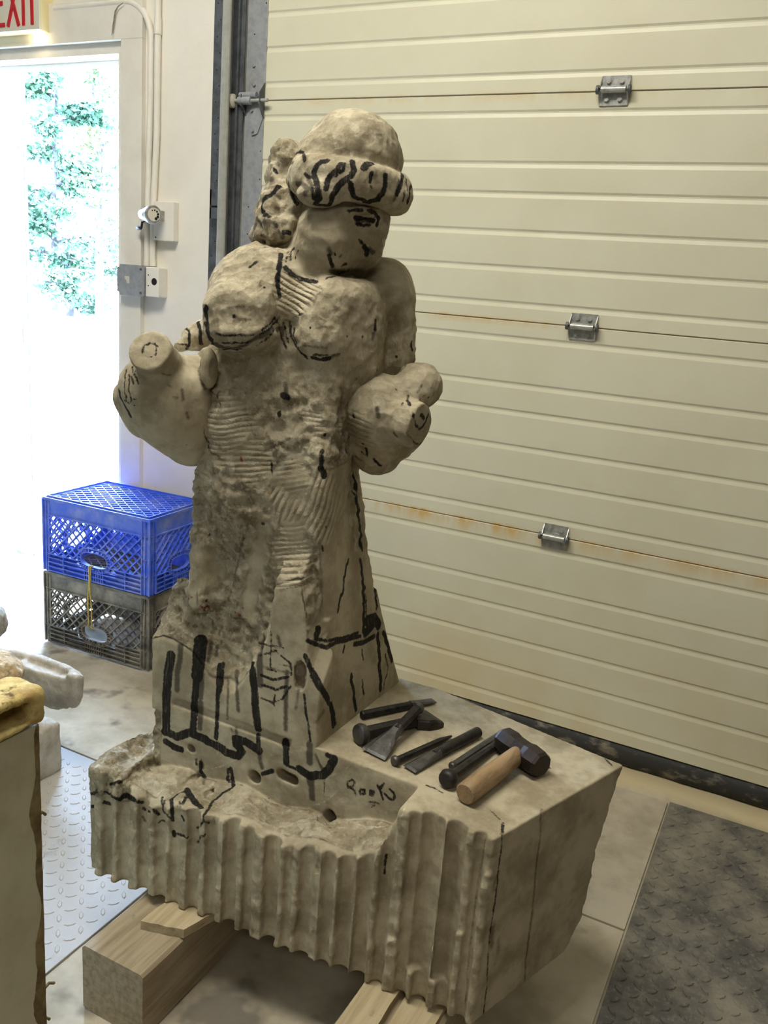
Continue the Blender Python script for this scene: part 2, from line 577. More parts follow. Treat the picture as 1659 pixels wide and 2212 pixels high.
class Grid:
    def __init__(s, lo, hi, h):
        s.lo = np.array(lo, float)
        s.h = h
        s.n = np.ceil((np.array(hi) - s.lo) / h).astype(int) + 1
        s.ax = [(s.lo[k] + h * np.arange(s.n[k])).astype(np.float32) for k in range(3)]
        s.F = np.full(s.n, .3, np.float32)

    def region(s, c, R):
        c = np.array(c)
        R = np.broadcast_to(np.array(R, float), (3,))
        a = np.clip(np.floor((c - R - s.lo) / s.h).astype(int), 0, s.n)
        b = np.clip(np.ceil((c + R - s.lo) / s.h).astype(int) + 1, 0, s.n)
        sl = tuple(slice(a[k], b[k]) for k in range(3))
        X = s.ax[0][sl[0]][:, None, None]
        Y = s.ax[1][sl[1]][None, :, None]
        Z = s.ax[2][sl[2]][None, None, :]
        return sl, X, Y, Z

    def put(s, fn, c, R, k=0.0, op='add'):
        sl, X, Y, Z = s.region(c, np.array(R) + max(k, .012))
        B = fn(X, Y, Z)
        A = s.F[sl]
        if op == 'sub':
            B = -B
            if k > 0:
                hh = np.clip(k - np.abs(A - B), 0, None) / k
                s.F[sl] = np.maximum(A, B) + hh * hh * k * .25
            else:
                s.F[sl] = np.maximum(A, B)
        else:
            if k > 0:
                hh = np.clip(k - np.abs(A - B), 0, None) / k
                s.F[sl] = np.minimum(A, B) - hh * hh * k * .25
            else:
                s.F[sl] = np.minimum(A, B)

    # primitives -------------------------------------------------------
    def ell(s, c, axes, radii, k=0., op='add'):
        c = np.array(c)
        A = np.array(axes)
        r = np.array(radii)

        def fn(X, Y, Z):
            x, y, z = X - c[0], Y - c[1], Z - c[2]
            q0 = 0
            q1 = 0
            for i in range(3):
                u = (x * A[i, 0] + y * A[i, 1] + z * A[i, 2]) / r[i]
                q0 = q0 + u * u
                q1 = q1 + (u / r[i]) ** 2
            k0 = np.sqrt(q0)
            k1 = np.sqrt(q1) + 1e-6
            return (k0 * (k0 - 1) / k1).astype(np.float32)
        s.put(fn, c, max(r) * 1.05, k, op)

    def cap(s, a, b, ra, rb, k=0., op='add'):
        a = np.array(a)
        b = np.array(b)
        d = b - a
        L2 = d @ d

        def fn(X, Y, Z):
            x, y, z = X - a[0], Y - a[1], Z - a[2]
            t = np.clip((x * d[0] + y * d[1] + z * d[2]) / L2, 0, 1)
            return (np.sqrt((x - t * d[0]) ** 2 + (y - t * d[1]) ** 2 + (z - t * d[2]) ** 2) - (ra + (rb - ra) * t)).astype(np.float32)
        s.put(fn, (a + b) / 2, np.abs(d) / 2 + max(ra, rb), k, op)

    def cyl(s, a, b, r, rnd=0.004, k=0., op='add', r2=None, ax1=None):
        a = np.array(a)
        b = np.array(b)
        d = b - a
        L = np.sqrt(d @ d)
        u = d / L

        def fn(X, Y, Z):
            x, y, z = X - a[0], Y - a[1], Z - a[2]
            t = x * u[0] + y * u[1] + z * u[2]
            if r2 is None:
                rad = np.sqrt(np.maximum(x * x + y * y + z * z - t * t, 0)) - r
            else:
                e1 = np.array(ax1)
                e2 = np.cross(u, e1)
                p = x * e1[0] + y * e1[1] + z * e1[2]
                q = x * e2[0] + y * e2[1] + z * e2[2]
                rad = (np.sqrt((p / r) ** 2 + (q / r2) ** 2) - 1) * min(r, r2)
            ax = np.abs(t - L / 2) - L / 2
            rad = rad + rnd
            ax = ax + rnd
            return (np.minimum(np.maximum(rad, ax), 0) + np.sqrt(np.maximum(rad, 0) ** 2 + np.maximum(ax, 0) ** 2) - rnd).astype(np.float32)
        s.put(fn, (a + b) / 2, np.abs(d) / 2 + max(r, r2 or 0), k, op)

    def box(s, c, axes, half, rnd=.004, k=0., op='add'):
        c = np.array(c)
        A = np.array(axes)
        hf = np.array(half) - rnd

        def fn(X, Y, Z):
            x, y, z = X - c[0], Y - c[1], Z - c[2]
            out = 0
            mx = None
            for i in range(3):
                q = np.abs(x * A[i, 0] + y * A[i, 1] + z * A[i, 2]) - hf[i]
                out = out + np.maximum(q, 0) ** 2
                mx = q if mx is None else np.maximum(mx, q)
            return (np.sqrt(out) + np.minimum(mx, 0) - rnd).astype(np.float32)
        R = np.abs(A.T) @ np.array(half)
        s.put(fn, c, R, k, op)

    # meshing ----------------------------------------------------------
    def mesh(s):
        F = s.F
        F[0], F[-1] = .05, .05
        F[:, 0], F[:, -1] = .05, .05
        F[:, :, 0], F[:, :, -1] = .05, .05
        I = F < 0
        nx, ny, nz = (q - 1 for q in F.shape)
        cnt = np.zeros((nx, ny, nz), np.int8)
        for dx in (0, 1):
            for dy in (0, 1):
                for dz in (0, 1):
                    cnt += I[dx:dx + nx, dy:dy + ny, dz:dz + nz]
        act = (cnt > 0) & (cnt < 8)
        ci = np.argwhere(act)
        idm = np.full((nx, ny, nz), -1, np.int32)
        idm[act] = np.arange(len(ci))
        offs = [(a, b, c) for a in (0, 1) for b in (0, 1) for c in (0, 1)]
        val = {o: F[ci[:, 0] + o[0], ci[:, 1] + o[1], ci[:, 2] + o[2]] for o in offs}
        acc = np.zeros((len(ci), 3), np.float32)
        num = np.zeros(len(ci), np.float32)
        for o in offs:
            for k in range(3):
                if o[k] == 0:
                    q = list(o)
                    q[k] = 1
                    f0, f1 = val[o], val[tuple(q)]
                    m = (f0 < 0) != (f1 < 0)
                    t = np.where(m, f0 / np.where(m, f0 - f1, 1), 0)
                    pt = np.zeros((len(ci), 3), np.float32) + np.array(o, np.float32)
                    pt[:, k] = t
                    acc += np.where(m[:, None], pt, 0)
                    num += m
        V = s.lo + s.h * (ci + acc / num[:, None])
        quads = []
        for k in range(3):
            a = [slice(1, -1)] * 3
            b = [slice(1, -1)] * 3
            a[k] = slice(0, -1)
            b[k] = slice(1, None)
            s0 = I[tuple(a)]
            s1 = I[tuple(b)]
            e = np.argwhere(s0 != s1)
            fl = s0[s0 != s1]
            e = e + 1
            e[:, k] -= 1
            u, v = (k + 1) % 3, (k + 2) % 3

            def cell(du, dv):
                q = e.copy()
                q[:, u] -= du
                q[:, v] -= dv
                return idm[q[:, 0], q[:, 1], q[:, 2]]
            Q = np.stack([cell(1, 1), cell(0, 1), cell(0, 0), cell(1, 0)], 1)
            Q[~fl] = Q[~fl][:, ::-1]
            quads.append(Q)
        return V, np.concatenate(quads)

    def hit(s, px, py):
        """first solid point along a sight line"""
        r = ray(px, py)
        r = r / np.linalg.norm(r)
        t = np.arange(.5, 3.2, .0015)
        P = CAM + t[:, None] * r
        q = np.round((P - s.lo) / s.h).astype(int)
        ok = np.all((q >= 0) & (q < s.n), 1)
        if not ok.any():
            return None
        q = np.clip(q, 0, s.n - 1)
        f = np.where(ok, s.F[q[:, 0], q[:, 1], q[:, 2]], 1)
        i = np.argmax(f < 0)
        if f[i] >= 0:
            return None
        return P[i]


def vmesh(name, V, Q, mat, parent, attrs=None):
    me = bpy.data.meshes.new(name)
    nv, nq = len(V), len(Q)
    me.vertices.add(nv)
    me.vertices.foreach_set('co', V.astype(np.float32).ravel())
    me.loops.add(nq * 4)
    me.loops.foreach_set('vertex_index', Q.astype(np.int32).ravel())
    me.polygons.add(nq)
    me.polygons.foreach_set('loop_start', np.arange(nq, dtype=np.int32) * 4)
    me.update(calc_edges=True)
    me.validate()
    me.shade_smooth()
    for k, a in (attrs or {}).items():
        at_ = me.attributes.new(k, 'FLOAT', 'POINT')
        at_.data.foreach_set('value', a.astype(np.float32))
    return link(name, me, mat, parent)


def normals(V, Q):
    N = np.zeros_like(V)
    a = V[Q[:, 2]] - V[Q[:, 0]]
    b = V[Q[:, 3]] - V[Q[:, 1]]
    fn = np.cross(a, b)
    for k in range(4):
        for j in range(3):
            N[:, j] += np.bincount(Q[:, k], fn[:, j], len(V))
    return N / (np.linalg.norm(N, axis=1)[:, None] + 1e-12)


def smooth(V, Q, it=2, lam=.5):
    n = len(V)
    for _ in range(it):
        S = np.zeros_like(V)
        c = np.zeros(n)
        for k in range(4):
            a, b = Q[:, k], Q[:, (k + 1) % 4]
            for j in range(V.shape[1]):
                S[:, j] += np.bincount(a, V[b, j], n) + np.bincount(b, V[a, j], n)
            c += np.bincount(a, minlength=n) + np.bincount(b, minlength=n)
        V = V + lam * (S / np.maximum(c, 1)[:, None] - V)
    return V


MARKS = []


def marks(ox, oy, sc, txt):
    """kind width x,y x,y ... in a crop with origin (ox, oy) and magnification sc"""
    for ln in txt.strip().splitlines():
        p = ln.split()
        kind = {'i': 'ink', 'g': 'gray', 'r': 'red', 'p': 'pale', 's': 'stain'}[p[0]]
        MARKS.append((kind, float(p[1]) / sc * (1.12 if kind == 'ink' else 1.0), [(ox + float(a) / sc, oy + float(b) / sc) for a, b in (q.split(',') for q in p[2:])]))


# head and fringe
marks(550, 220, 4.484, '''
i 46 705,572 650,580 610,620 585,680 585,720 600,780 612,850 630,930 590,980 650,990 720,1000 745,970 755,900 800,830 860,770 930,720 965,660 945,585
i 42 835,605 800,660 725,730 700,790 692,840
i 26 868,605 855,665 790,715
i 62 1060,640 1085,605 1125,590
i 30 1130,690 1130,740 1120,770
i 20 1130,825 1137,830
i 44 1265,715 1270,800 1245,870 1190,945 1100,985 1010,950 960,905 932,830 930,795
i 34 1425,680 1435,760 1400,850 1375,900
i 24 1500,700 1518,800 1510,880 1480,980
i 16 1450,860 1440,960
i 14 1470,740 1480,860
g 30 1400,760 1370,900 1350,950
i 30 340,790 345,850 370,910 410,985
g 50 400,800 460,790 520,840 490,890
i 30 490,700 520,730 545,740
i 30 560,850 580,930
g 40 520,760 560,820
i 22 900,1062 960,1042 1040,1055
i 36 975,1120 1050,1130 1150,1150
i 24 985,1180 1050,1200 1110,1192
g 50 1000,1160 1100,1160
i 34 1110,1050 1170,1085 1210,1130 1190,1190
i 26 1010,1330 1035,1362
i 34 1060,1400 1090,1440 1080,1490
g 40 1110,1430 1150,1460
i 30 720,1490 735,1540 755,1595
g 40 715,1430 740,1470
i 12 770,1450 785,1490
i 12 690,1722 760,1700 830,1660 920,1625
i 22 850,1595 890,1570
i 8 800,1650 850,1665 900,1640 910,1615
g 14 840,1490 830,1500
i 40 295,1610 350,1670 420,1710 520,1740 600,1748
i 36 255,1480 245,1560 230,1620
i 12 325,1450 300,1550
i 16 385,1420 350,1490 345,1550
i 10 425,1440 395,1520
s 50 405,510 450,490 490,540 495,590
i 24 400,500 470,495 490,570
g 26 385,590 345,590 360,560
i 28 178,650 205,672
i 36 245,825 170,880 110,940 85,990 85,1060 110,1110 150,1125
g 40 100,1170 200,1170 210,1200
i 30 275,1262 330,1265
g 26 230,1250 270,1310
i 24 95,1425 120,1415
g 20 60,1290 110,1350
g 16 260,1190 300,1190
g 30 30,1130 60,1220
s 10 690,505 770,500 850,490
s 12 880,465 940,460 1010,470
s 12 1070,470 1150,480 1200,500
s 14 1250,455 1300,480 1340,490 1380,540 1430,575
s 8 1285,360 1290,460
g 10 1150,310 1230,320
''')
# chest
marks(430, 520, 3.3857, '''
i 26 600,90 590,180 578,250
i 30 575,250 570,300
i 28 572,325 588,405
g 26 590,180 580,260 572,330
i 14 370,195 430,165
i 20 258,555
i 16 810,640 820,632
i 14 1080,700
i 16 1190,700
i 20 1300,582
i 18 1440,848
i 14 475,345
g 16 450,330
i 8 650,465
g 34 110,745 180,780 260,790 330,765 400,720 470,690 540,640
i 10 130,675 200,695 300,690 400,685
i 12 170,745 240,750 320,740 380,735
i 14 150,790 230,805 310,795
i 12 460,650 520,610 560,560
i 8 420,760 480,720 560,650
i 10 440,690 520,640 575,590
i 9 590,640 600,700 640,790
i 9 620,600 640,700 655,750
i 12 660,590 672,690 700,760 745,815
i 9 690,640 690,700 720,780
g 36 575,650 610,640 605,690
i 8 550,560 600,620
i 7 690,560 780,530
i 8 590,520 580,600
i 18 745,815 795,855
i 26 830,858 900,868 950,858
i 9 840,835 940,838
g 26 950,860 1010,830
i 8 985,840 1025,825
g 24 1290,610 1275,660 1260,720
i 14 1297,600 1285,650
i 20 1555,745 1560,800
i 24 1580,850 1600,870
i 34 65,490 50,550 66,630 85,700 110,765
i 22 -10,590 15,660 10,750
g 14 210,490 330,480
g 10 290,575 380,580
g 10 760,770 930,780
g 10 930,630 840,640
''')
# vessel, left of the picture
marks(240, 700, 6.9125, '''
i 20 475,440 468,390 510,330 570,292 640,290 695,335
i 16 680,350 665,460
i 8 500,450 530,480 620,490
i 12 950,300 1020,305 1130,300
i 30 1110,70 1165,105 1180,200 1170,290 1130,375
i 40 1330,10 1350,120 1340,200 1350,290
i 66 1410,0 1450,110 1490,200 1530,310
g 46 1330,560 1320,700 1350,850 1400,970
s 40 1400,970 1460,1030 1500,1000
i 18 225,680 215,800 205,950 235,1080 230,1150
i 18 320,640 330,720 380,800 410,890
i 12 360,660 370,770
i 12 270,750 280,900 260,1000
i 14 280,1010 310,1150 280,1185 200,1140
i 12 330,1130 390,1110
i 16 330,1222 355,1215
i 12 310,780 350,900
i 50 120,980 135,1080 185,1200 235,1290 285,1385
g 30 1060,980 1080,1130 1050,1140
g 26 1130,1320 1150,1410
i 18 975,1735
i 12 1580,1060 1610,1170 1650,1200
i 9 1380,1500 1400,1650 1470,1860
i 6 1060,1780 1130,1800
g 20 930,1090 1000,1110
g 14 760,740 900,760
g 14 850,910 900,940
''')
# vessel, right of the picture
marks(700, 760, 6.144, '''
i 34 400,850 408,868
i 22 515,1222
i 22 1040,690 1030,715
i 14 945,490 975,500
i 26 1182,810 1190,900 1210,980 1260,1020 1320,990 1350,920 1375,820
i 44 1290,840 1325,880
i 18 1110,1030 1100,1080 1150,1150 1200,1210 1260,1230 1330,1200
i 30 1120,580 1110,640 1140,710
i 16 1450,530 1440,585
i 12 1400,480 1415,470
i 10 1240,665 1330,570
i 12 1383,605
i 26 560,1280 585,1390
i 16 505,1330 540,1370
i 30 660,1420 700,1460 745,1500
g 34 430,1380 500,1430
i 36 710,245 765,262
i 14 420,360 445,330
i 12 1040,220 1020,270
i 36 1200,60 1225,100
g 34 930,1080 975,1110
s 14 1080,540 1110,490
g 16 1040,230 1090,170
g 16 1300,440 1240,540
i 20 1510,640 1525,625
g 50 700,760 720,860
''')
# belly
marks(220, 640, 2.1269, '''
g 18 845,400 850,450
i 24 835,455 855,465
i 14 815,535 816,548
i 8 1020,640 1025,635
i 14 1015,710 1010,770 1005,800
i 22 1005,790 1022,815 1020,828
g 7 480,650 500,710 540,740
g 7 720,730 790,690 880,650
r 10 640,745 644,758
r 9 875,748
i 8 780,760 785,820
''')
# skirt
marks(320, 1000, 2.8603, '''
i 34 1275,60 1278,130 1290,220 1305,330 1310,440 1320,530
i 26 1312,600 1328,750 1332,900 1330,1040
i 7 1250,100 1272,200
i 7 1340,760 1350,940
i 18 1400,760 1412,900
i 60 1350,975 1400,960 1420,1000
i 50 1385,1000 1340,1050
i 18 1235,600 1215,680 1205,780
i 20 1205,780 1185,850 1170,920
i 36 1052,1025 1040,1080
i 22 985,1100 1060,1130 1100,1140 1160,1110 1240,1090 1310,1070
i 16 1030,1088 1110,1100 1200,1080 1300,1050
i 26 1270,1120 1330,1110 1395,1070
i 14 1215,1130 1205,1170
i 30 1415,1060 1425,1150 1430,1280 1438,1400
i 30 1455,1050 1485,1140 1505,1220
i 8 1465,1180 1480,1260 1455,1400
i 8 1320,1150 1328,1220
i 12 1320,1340 1332,1430
i 24 1253,1310 1265,1400 1282,1525
i 26 970,1190 990,1240 1035,1330
i 38 1020,1310 1085,1420 1130,1500 1148,1620
g 20 1130,1480 1160,1610
i 12 965,1430 975,1540 990,1620 1000,1720
g 16 930,1400 915,1520
i 54 140,1190 122,1300 112,1450 112,1660
g 36 200,1130 195,1220 180,1300 180,1400
i 70 325,1100 315,1200 300,1320
i 40 300,1320 288,1460 280,1660
g 40 335,1300 320,1450
g 24 390,1120 372,1220
g 18 428,1130 422,1190
i 22 442,1250 432,1400 428,1550 420,1700
i 16 466,1240 460,1330 432,1500
g 10 495,1330 490,1580
g 26 550,1290 552,1400 560,1530
g 34 325,1480 320,1640
i 44 640,1250 655,1400 668,1520 680,1640
g 44 710,1080 690,1200 695,1370
g 24 805,1070 820,1130
g 26 860,1290 852,1450 850,1650
i 8 680,1110 760,1130 840,1140
i 5 760,1040 755,1260
i 8 690,1190 790,1160 880,1240 885,1310
i 14 700,1310 770,1340 870,1320
i 14 705,1370 790,1400 850,1380
i 9 700,1450 760,1480 830,1460 880,1380
i 6 720,1270 800,1290
i 6 800,1240 890,1260
i 6 790,1430 770,1480 780,1500
g 10 710,1260 880,1300
i 44 100,1660 180,1690 260,1665 340,1700 425,1750
i 36 110,1720 150,1750 205,1770
i 46 425,1745 490,1790 555,1810 580,1780 545,1740 540,1705 600,1720 685,1775
i 24 680,1680 682,1790
g 28 685,1800 705,1880
i 38 850,1720 855,1850
i 16 860,1870 930,1900
i 46 935,1890 1000,1935 1080,1930 1120,1890 1150,1830
i 24 1105,1805 1135,1815
g 40 995,1740 1000,1850
g 18 1030,1800 1080,1900
g 46 1000,1930 1005,1990
i 14 500,1890 492,1960
i 18 515,1890 525,1970
i 7 295,1830 300,1865
i 20 325,1850 325,1900 350,1940
g 12 510,1640 520,1660
g 16 545,1640 545,1680
r 8 240,830 260,818 275,832 250,840
r 9 320,880 345,892 370,885 380,902 340,905
r 8 540,920 570,938 558,944 615,945
g 7 620,370 590,480 560,600 530,750 500,830 500,920 540,965 610,965
i 16 710,375
i 13 378,445
i 13 360,850
i 12 585,895
i 12 1075,510 1080,545
i 7 1090,370 1100,400
s 30 1080,1540 1040,1600
''')
# foot of the figure and the ledge
marks(140, 1580, 3.95, '''
i 16 60,612 110,580 180,568 200,540 290,512
i 16 330,510 390,530 470,582
i 40 485,555 530,545 590,580
i 24 180,642 250,642
i 26 330,600 390,617
g 22 110,430 170,432
g 14 110,470 160,468
i 20 390,455 430,430 480,432
i 22 620,600 662,602
i 18 670,655 720,690
g 16 660,720 700,780
i 26 760,670 800,705
i 14 800,778 830,755 860,765
i 12 830,550 830,620
i 12 855,595 840,650 850,690 890,730 930,750
i 28 910,580 920,750
i 12 930,570 970,530 1030,510
i 44 1045,500 1080,560 1110,610 1160,650
i 20 1030,560 1010,620
i 14 1000,720 1020,760
i 8 965,640 980,600 990,660
i 16 1430,490 1380,512 1320,545 1270,580 1230,650
i 16 1230,650 1180,720 1190,765 1150,800 1132,822
i 12 1190,765 1225,780
i 26 930,850 935,890
i 16 960,870 1000,890 1050,907
i 16 1195,880 1160,900 1135,945
g 12 1270,730 1285,780
i 14 1390,310 1405,440
i 24 1420,310 1440,470
g 10 700,510 705,560
g 24 1165,250 1175,310
i 8 1127,230 1120,285
g 22 1155,340 1180,395
g 14 1205,375 1180,450
i 14 250,540 285,490
p 8 800,200 900,260 1040,315 1180,330 1330,300 1460,240
p 6 1300,190 1380,90 1420,0
p 6 1190,430 1300,470 1390,470
''')
# the cut face with the signature
marks(540, 1580, 3.19, '''
i 12 672,385 676,345 705,332 725,345 715,372 690,385 720,402 738,450
i 13 770,398 757,415 767,433 790,430 788,405 770,398
i 13 830,410 825,438 848,442 852,418 830,410
i 12 880,370 900,420 917,470
i 11 925,355 900,388 890,398
i 12 930,430 960,462 988,470 1000,448 990,420 968,400
i 9 820,487 860,492 890,500
i 6 832,525 860,513
i 26 90,290 155,272
g 46 420,340 425,400 428,460
i 4 511,330 511,455
i 8 128,460
s 10 150,505 260,515 380,535 470,545
s 16 770,740 790,730
p 7 570,300 640,275 690,232
p 7 440,510 510,490 570,440 600,410
p 8 690,620 780,655 880,665 960,650
p 8 965,665 950,800 945,1000
p 8 1030,620 1070,520 1095,400
p 10 170,760 172,900
i 10 938,850 925,980
s 12 290,880 285,910
s 20 610,590 640,590
i 9 1215,370 1270,390 1330,425
''')
# sawn end of the block
marks(740, 1450, 2.592, '''
i 6 895,850 885,1000 870,1150 850,1300 820,1560 800,1800 785,1975
i 9 900,850 895,900
s 22 870,1130 850,1180 840,1220
s 12 820,1160 860,1150
s 40 840,1440 830,1540
s 16 870,1500 865,1580
i 9 850,1640
i 8 645,1760
g 10 1115,770 1095,1000 1075,1200 1050,1400 1025,1650 1010,1800
s 16 1060,1350 1035,1520
g 5 800,940 745,1300 705,1640 690,1850
i 9 1160,542
i 4 830,780 890,840
i 7 1450,470 1510,530
''')


# marks drawn on the stone: every stroke is found on the stone's surface, then kept there as a distance field
def stroke_points(grids):
    res = []
    for kind, width, pts in MARKS:
        P = []
        for i in range(max(1, len(pts) - 1)):
            a = np.array(pts[i], float)
            b = np.array(pts[min(i + 1, len(pts) - 1)], float)
            n = max(1, int(np.hypot(*(b - a)) / 5))
            for j in range(n + (i >= len(pts) - 2)):
                q = a + (b - a) * j / n
                best = None
                for g in grids:
                    h = g.hit(*q)
                    if h is not None and (best is None or (h - CAM) @ CF < (best - CAM) @ CF):
                        best = h
                P.append(best)
        segs = []
        last = None
        for p in P:
            if p is not None:
                if last is not None and np.linalg.norm(p - last) < .035:
                    segs.append((last, p))
                else:
                    segs.append((p, p + 1e-5))
            last = p
        if segs:
            dep = (segs[0][0] - CAM) @ CF
            res.append((kind, width * .5 * dep / FPX, np.array(segs)))
    return res


def mark_attrs(V, strokes):
    out = {k: np.full(len(V), .05, np.float32) for k in ('ink', 'gray', 'red', 'pale', 'stain')}
    for kind, hw, S in strokes:
        lo = S.reshape(-1, 3).min(0) - hw - .015
        hi = S.reshape(-1, 3).max(0) + hw + .015
        sel = np.where(np.all((V > lo) & (V < hi), 1))[0]
        if not len(sel):
            continue
        P = V[sel]
        best = np.full(len(sel), .05)
        for a, b in S:
            d = b - a
            t = np.clip(((P - a) @ d) / (d @ d + 1e-12), 0, 1)
            dist = np.linalg.norm(P - a - t[:, None] * d, axis=1)
            best = np.minimum(best, dist)
        out[kind][sel] = np.minimum(out[kind][sel], best - hw)
    return out


def ball(V, c, r, soft=.5):
    d = np.linalg.norm(V - np.array(c), axis=1) / r
    return np.clip((1 - d) / soft, 0, 1)


# ------------------------------------------------------------------ room shell
def struct(name, mb, mat, parent=None):
    o = mb.build(name, mat, parent)
    if parent is None:
        o['kind'] = 'structure'
    return o


XL, XR, YB, ZC = -5.2, 4.2, -6.5, 3.45
DOOR_L, DOOR_R, DOOR_H = -3.115, -2.29, 2.075
wt = .16
b = MB()
b.box((XL, 0, 0), (DOOR_L, wt, ZC))
b.box((DOOR_L, 0, DOOR_H), (DOOR_R, wt, ZC))
b.box((DOOR_R, 0, 0), (-1.80, wt, ZC))
b.box((-1.80, .048, 0), (-1.72, wt, 3.12))
b.box((-1.80, 0, 3.12), (3.0, wt, ZC))
b.box((3.0, 0, 0), (XR, wt, ZC))
struct('wall_back', b, M['wall'])
struct('wall_left', MB().box((XL - .15, YB, 0), (XL, wt, ZC)), M['workshop_wall'])
struct('wall_right', MB().box((XR, YB, 0), (XR + .15, wt, ZC)), M['workshop_wall'])
struct('wall_front', MB().box((XL, YB - .15, 0), (XR, YB, ZC)), M['workshop_wall'])
struct('ceiling', MB().box((XL - .15, YB - .15, ZC), (XR + .15, wt, ZC + .12)), M['wall'])
floor = struct('floor', MB().box((XL - .15, YB - .15, -.15), (XR + .15, wt, 0)), M['floor'])
g = MB().box((-60, wt, -.25), (30, 60, -.06))
tag(g.build('paving', M['paving']), kind='structure')

# casing round the exit door
struct('trim_1', MB().box((DOOR_R, -.021, 0), (-2.197, 0, 2.077), None, .002), M['trim'])
struct('trim_2', MB().box((-3.27, -.021, 2.077), (-2.197, 0, 2.205), None, .002), M['trim'])
b = MB()
b.box((DOOR_R - .03, 0, 0), (DOOR_R, wt, DOOR_H))
b.box((DOOR_L, 0, 0), (DOOR_L + .03, wt, DOOR_H))
b.box((DOOR_L + .03, 0, DOOR_H - .035), (DOOR_R - .03, wt, DOOR_H))
b.box((DOOR_R - .045, .07, 0), (DOOR_R - .03, .10, DOOR_H - .05))
b.box((DOOR_L + .03, .07, DOOR_H - .05), (DOOR_R - .03, .10, DOOR_H - .035))
struct('trim_3', b, M['trim'])
# the exit door itself stands open to the outside
d1 = link('door_1', None, None, None, (DOOR_L + .035, wt + .05, .02), 0)
d1['kind'] = 'structure'
d1.rotation_euler = (0, 0, math.radians(166))
MB().box((0, -.045, 0), (.86, 0, 2.035), None, .003).build('door_leaf', M['trim'], d1)
MB().box((-.004, -.047, .0), (-.0005, -.036, 2.03)).build('dark_edge_strip', M['galv_dark'], d1)  # thin dark strip drawing the dark line along the hinge edge
for z in (.15, .95, 1.7):
    MB().tube([(-.006, -.02, z), (-.006, -.02, z + .11)], .009, 10).build('hinge', M['steel'], d1)
MB().box((.74, -.075, .9), (.8, -.045, 1.02)).tube([(.77, -.06, .96), (.77, -.11, .96), (.68, -.11, .96)], .011, 10).build('door_handle', M['steel'], d1)
MB().box((0, -.05, -.006), (.86, .005, .012)).build('door_sweep', M['galv_dark'], d1)

# ------------------------------------------------------------------ sectional overhead door
d2 = link('door_2', None, None, None, (0, 0, 0))
d2['kind'] = 'structure'
joints = [.072, .6668, 1.2761, 1.8799, 2.49, 3.11]
fr = [.078, .295, .426, .595, .757, .921]


def section(h, first=None):
    prof = [(0, 0.002), (0.002, .0)]
    for f in sorted(1 - q for q in fr):
        z = f * h
        prof += [(z - .012, 0), (z - .002, .0025), (z + .002, .0025), (z + .0075, 0)]
    prof += [(h - .002, 0), (h, .002)]
    x0, x1 = -1.782, 2.98
    s0 = [Vector((x0, y, z)) for z, y in prof] + [Vector((x0, .02, h)), Vector((x0, .02, h + .012)), Vector((x0, .045, h + .012)), Vector((x0, .045, .0))]
    s1 = [Vector((x1, p.y, p.z)) for p in s0]
    return MB().sections([s0, s1])


for a, c in zip(joints[:-1], joints[1:]):
    section(c - a - .0014).build('door_section', M['door'], d2, (0, 0, a))
    MB().box((-1.783, -.0035, a + .002), (-1.709, .01, c - .005), None, .001).build('end_stile', M['galv'], d2)
# bottom seal
pts = [(-1.80 + .03 * i, .012, .0) for i in range(160)]
seal = [[Vector((x, .012 + .020 * math.cos(t) * (1 + .12 * math.sin(x * 37)), .036 + .036 * math.sin(t))) for t in
         [2 * PI * k / 10 for k in range(10)]] for x in [-1.79 + .05 * i for i in range(96)]]
MB().sections(seal).build('bottom_seal', M['rubber'], d2, smooth=True)


def hinge(x, z):
    h = link('hinge', None, None, d2, (x, 0, z))
    b = MB()
    for s in (1, -1):
        b.box((-.037, -.004, min(s * .004, s * .036)), (.037, -.001, max(s * .004, s * .036)))
        # folded ears that carry the pin
        for q in (-1, 1):
            t = q * .037
            b.sections([[Vector((t - .0012, -.001, s * .036)), Vector((t - .0012, -.022, s * .004)), Vector((t - .0012, -.001, s * .002))],
                        [Vector((t + .0012, -.001, s * .036)), Vector((t + .0012, -.022, s * .004)), Vector((t + .0012, -.001, s * .002))]])
    b.build('hinge_leaf', M['steel'], h)
    MB().tube([(-.032, -.018, 0), (.032, -.018, 0)], .0085, 14).build('hinge_barrel', M['steel'], h, smooth=True, angle=40)
    MB().tube([(-.045, -.018, 0), (-.038, -.018, 0)], .011, 12).tube([(.038, -.018, 0), (.044, -.018, 0)], .011, 12).build('pin_end', M['galv_dark'], h, smooth=True, angle=40)
    for q in (-.018, .016):
        for s in (.022, -.021):
            MB().tube([(q, -.003, s), (q, -.009, s)], .0062, 6).tube([(q, -.003, s), (q, -.0055, s)], .0085, 12).build('bolt', M['steel'], h)


for z in joints[1:4]:
    hinge(-.607, z)
    hinge(1.0, z)

# end hinge with its roller
rb = link('roller_bracket', None, None, d2, (-1.745, 0, 1.8799))
out = [(-.014, .115), (.0, .118), (.034, .05), (.034, -.055), (.016, -.098), (-.006, -.105), (-.022, -.06), (-.022, -.0), (-.018, .06)]
MB().sections([[Vector((x, -.0045, z)) for x, z in out], [Vector((x, -.008, z)) for x, z in out]]).build('bracket_plate', M['galv'], rb)
MB().sections([[Vector((.034, y, z)) for y, z in ((-.004, .05), (-.03, .018), (-.03, -.02), (-.004, -.055))],
               [Vector((.037, y, z)) for y, z in ((-.004, .05), (-.03, .018), (-.03, -.02), (-.004, -.055))]]).sections(
    [[Vector((-.035, y, z)) for y, z in ((-.004, .02), (-.032, .014), (-.032, -.02), (-.004, -.045))],
     [Vector((-.032, y, z)) for y, z in ((-.004, .02), (-.032, .014), (-.032, -.02), (-.004, -.045))]]).build('bracket_ear', M['galv_dark'], rb)
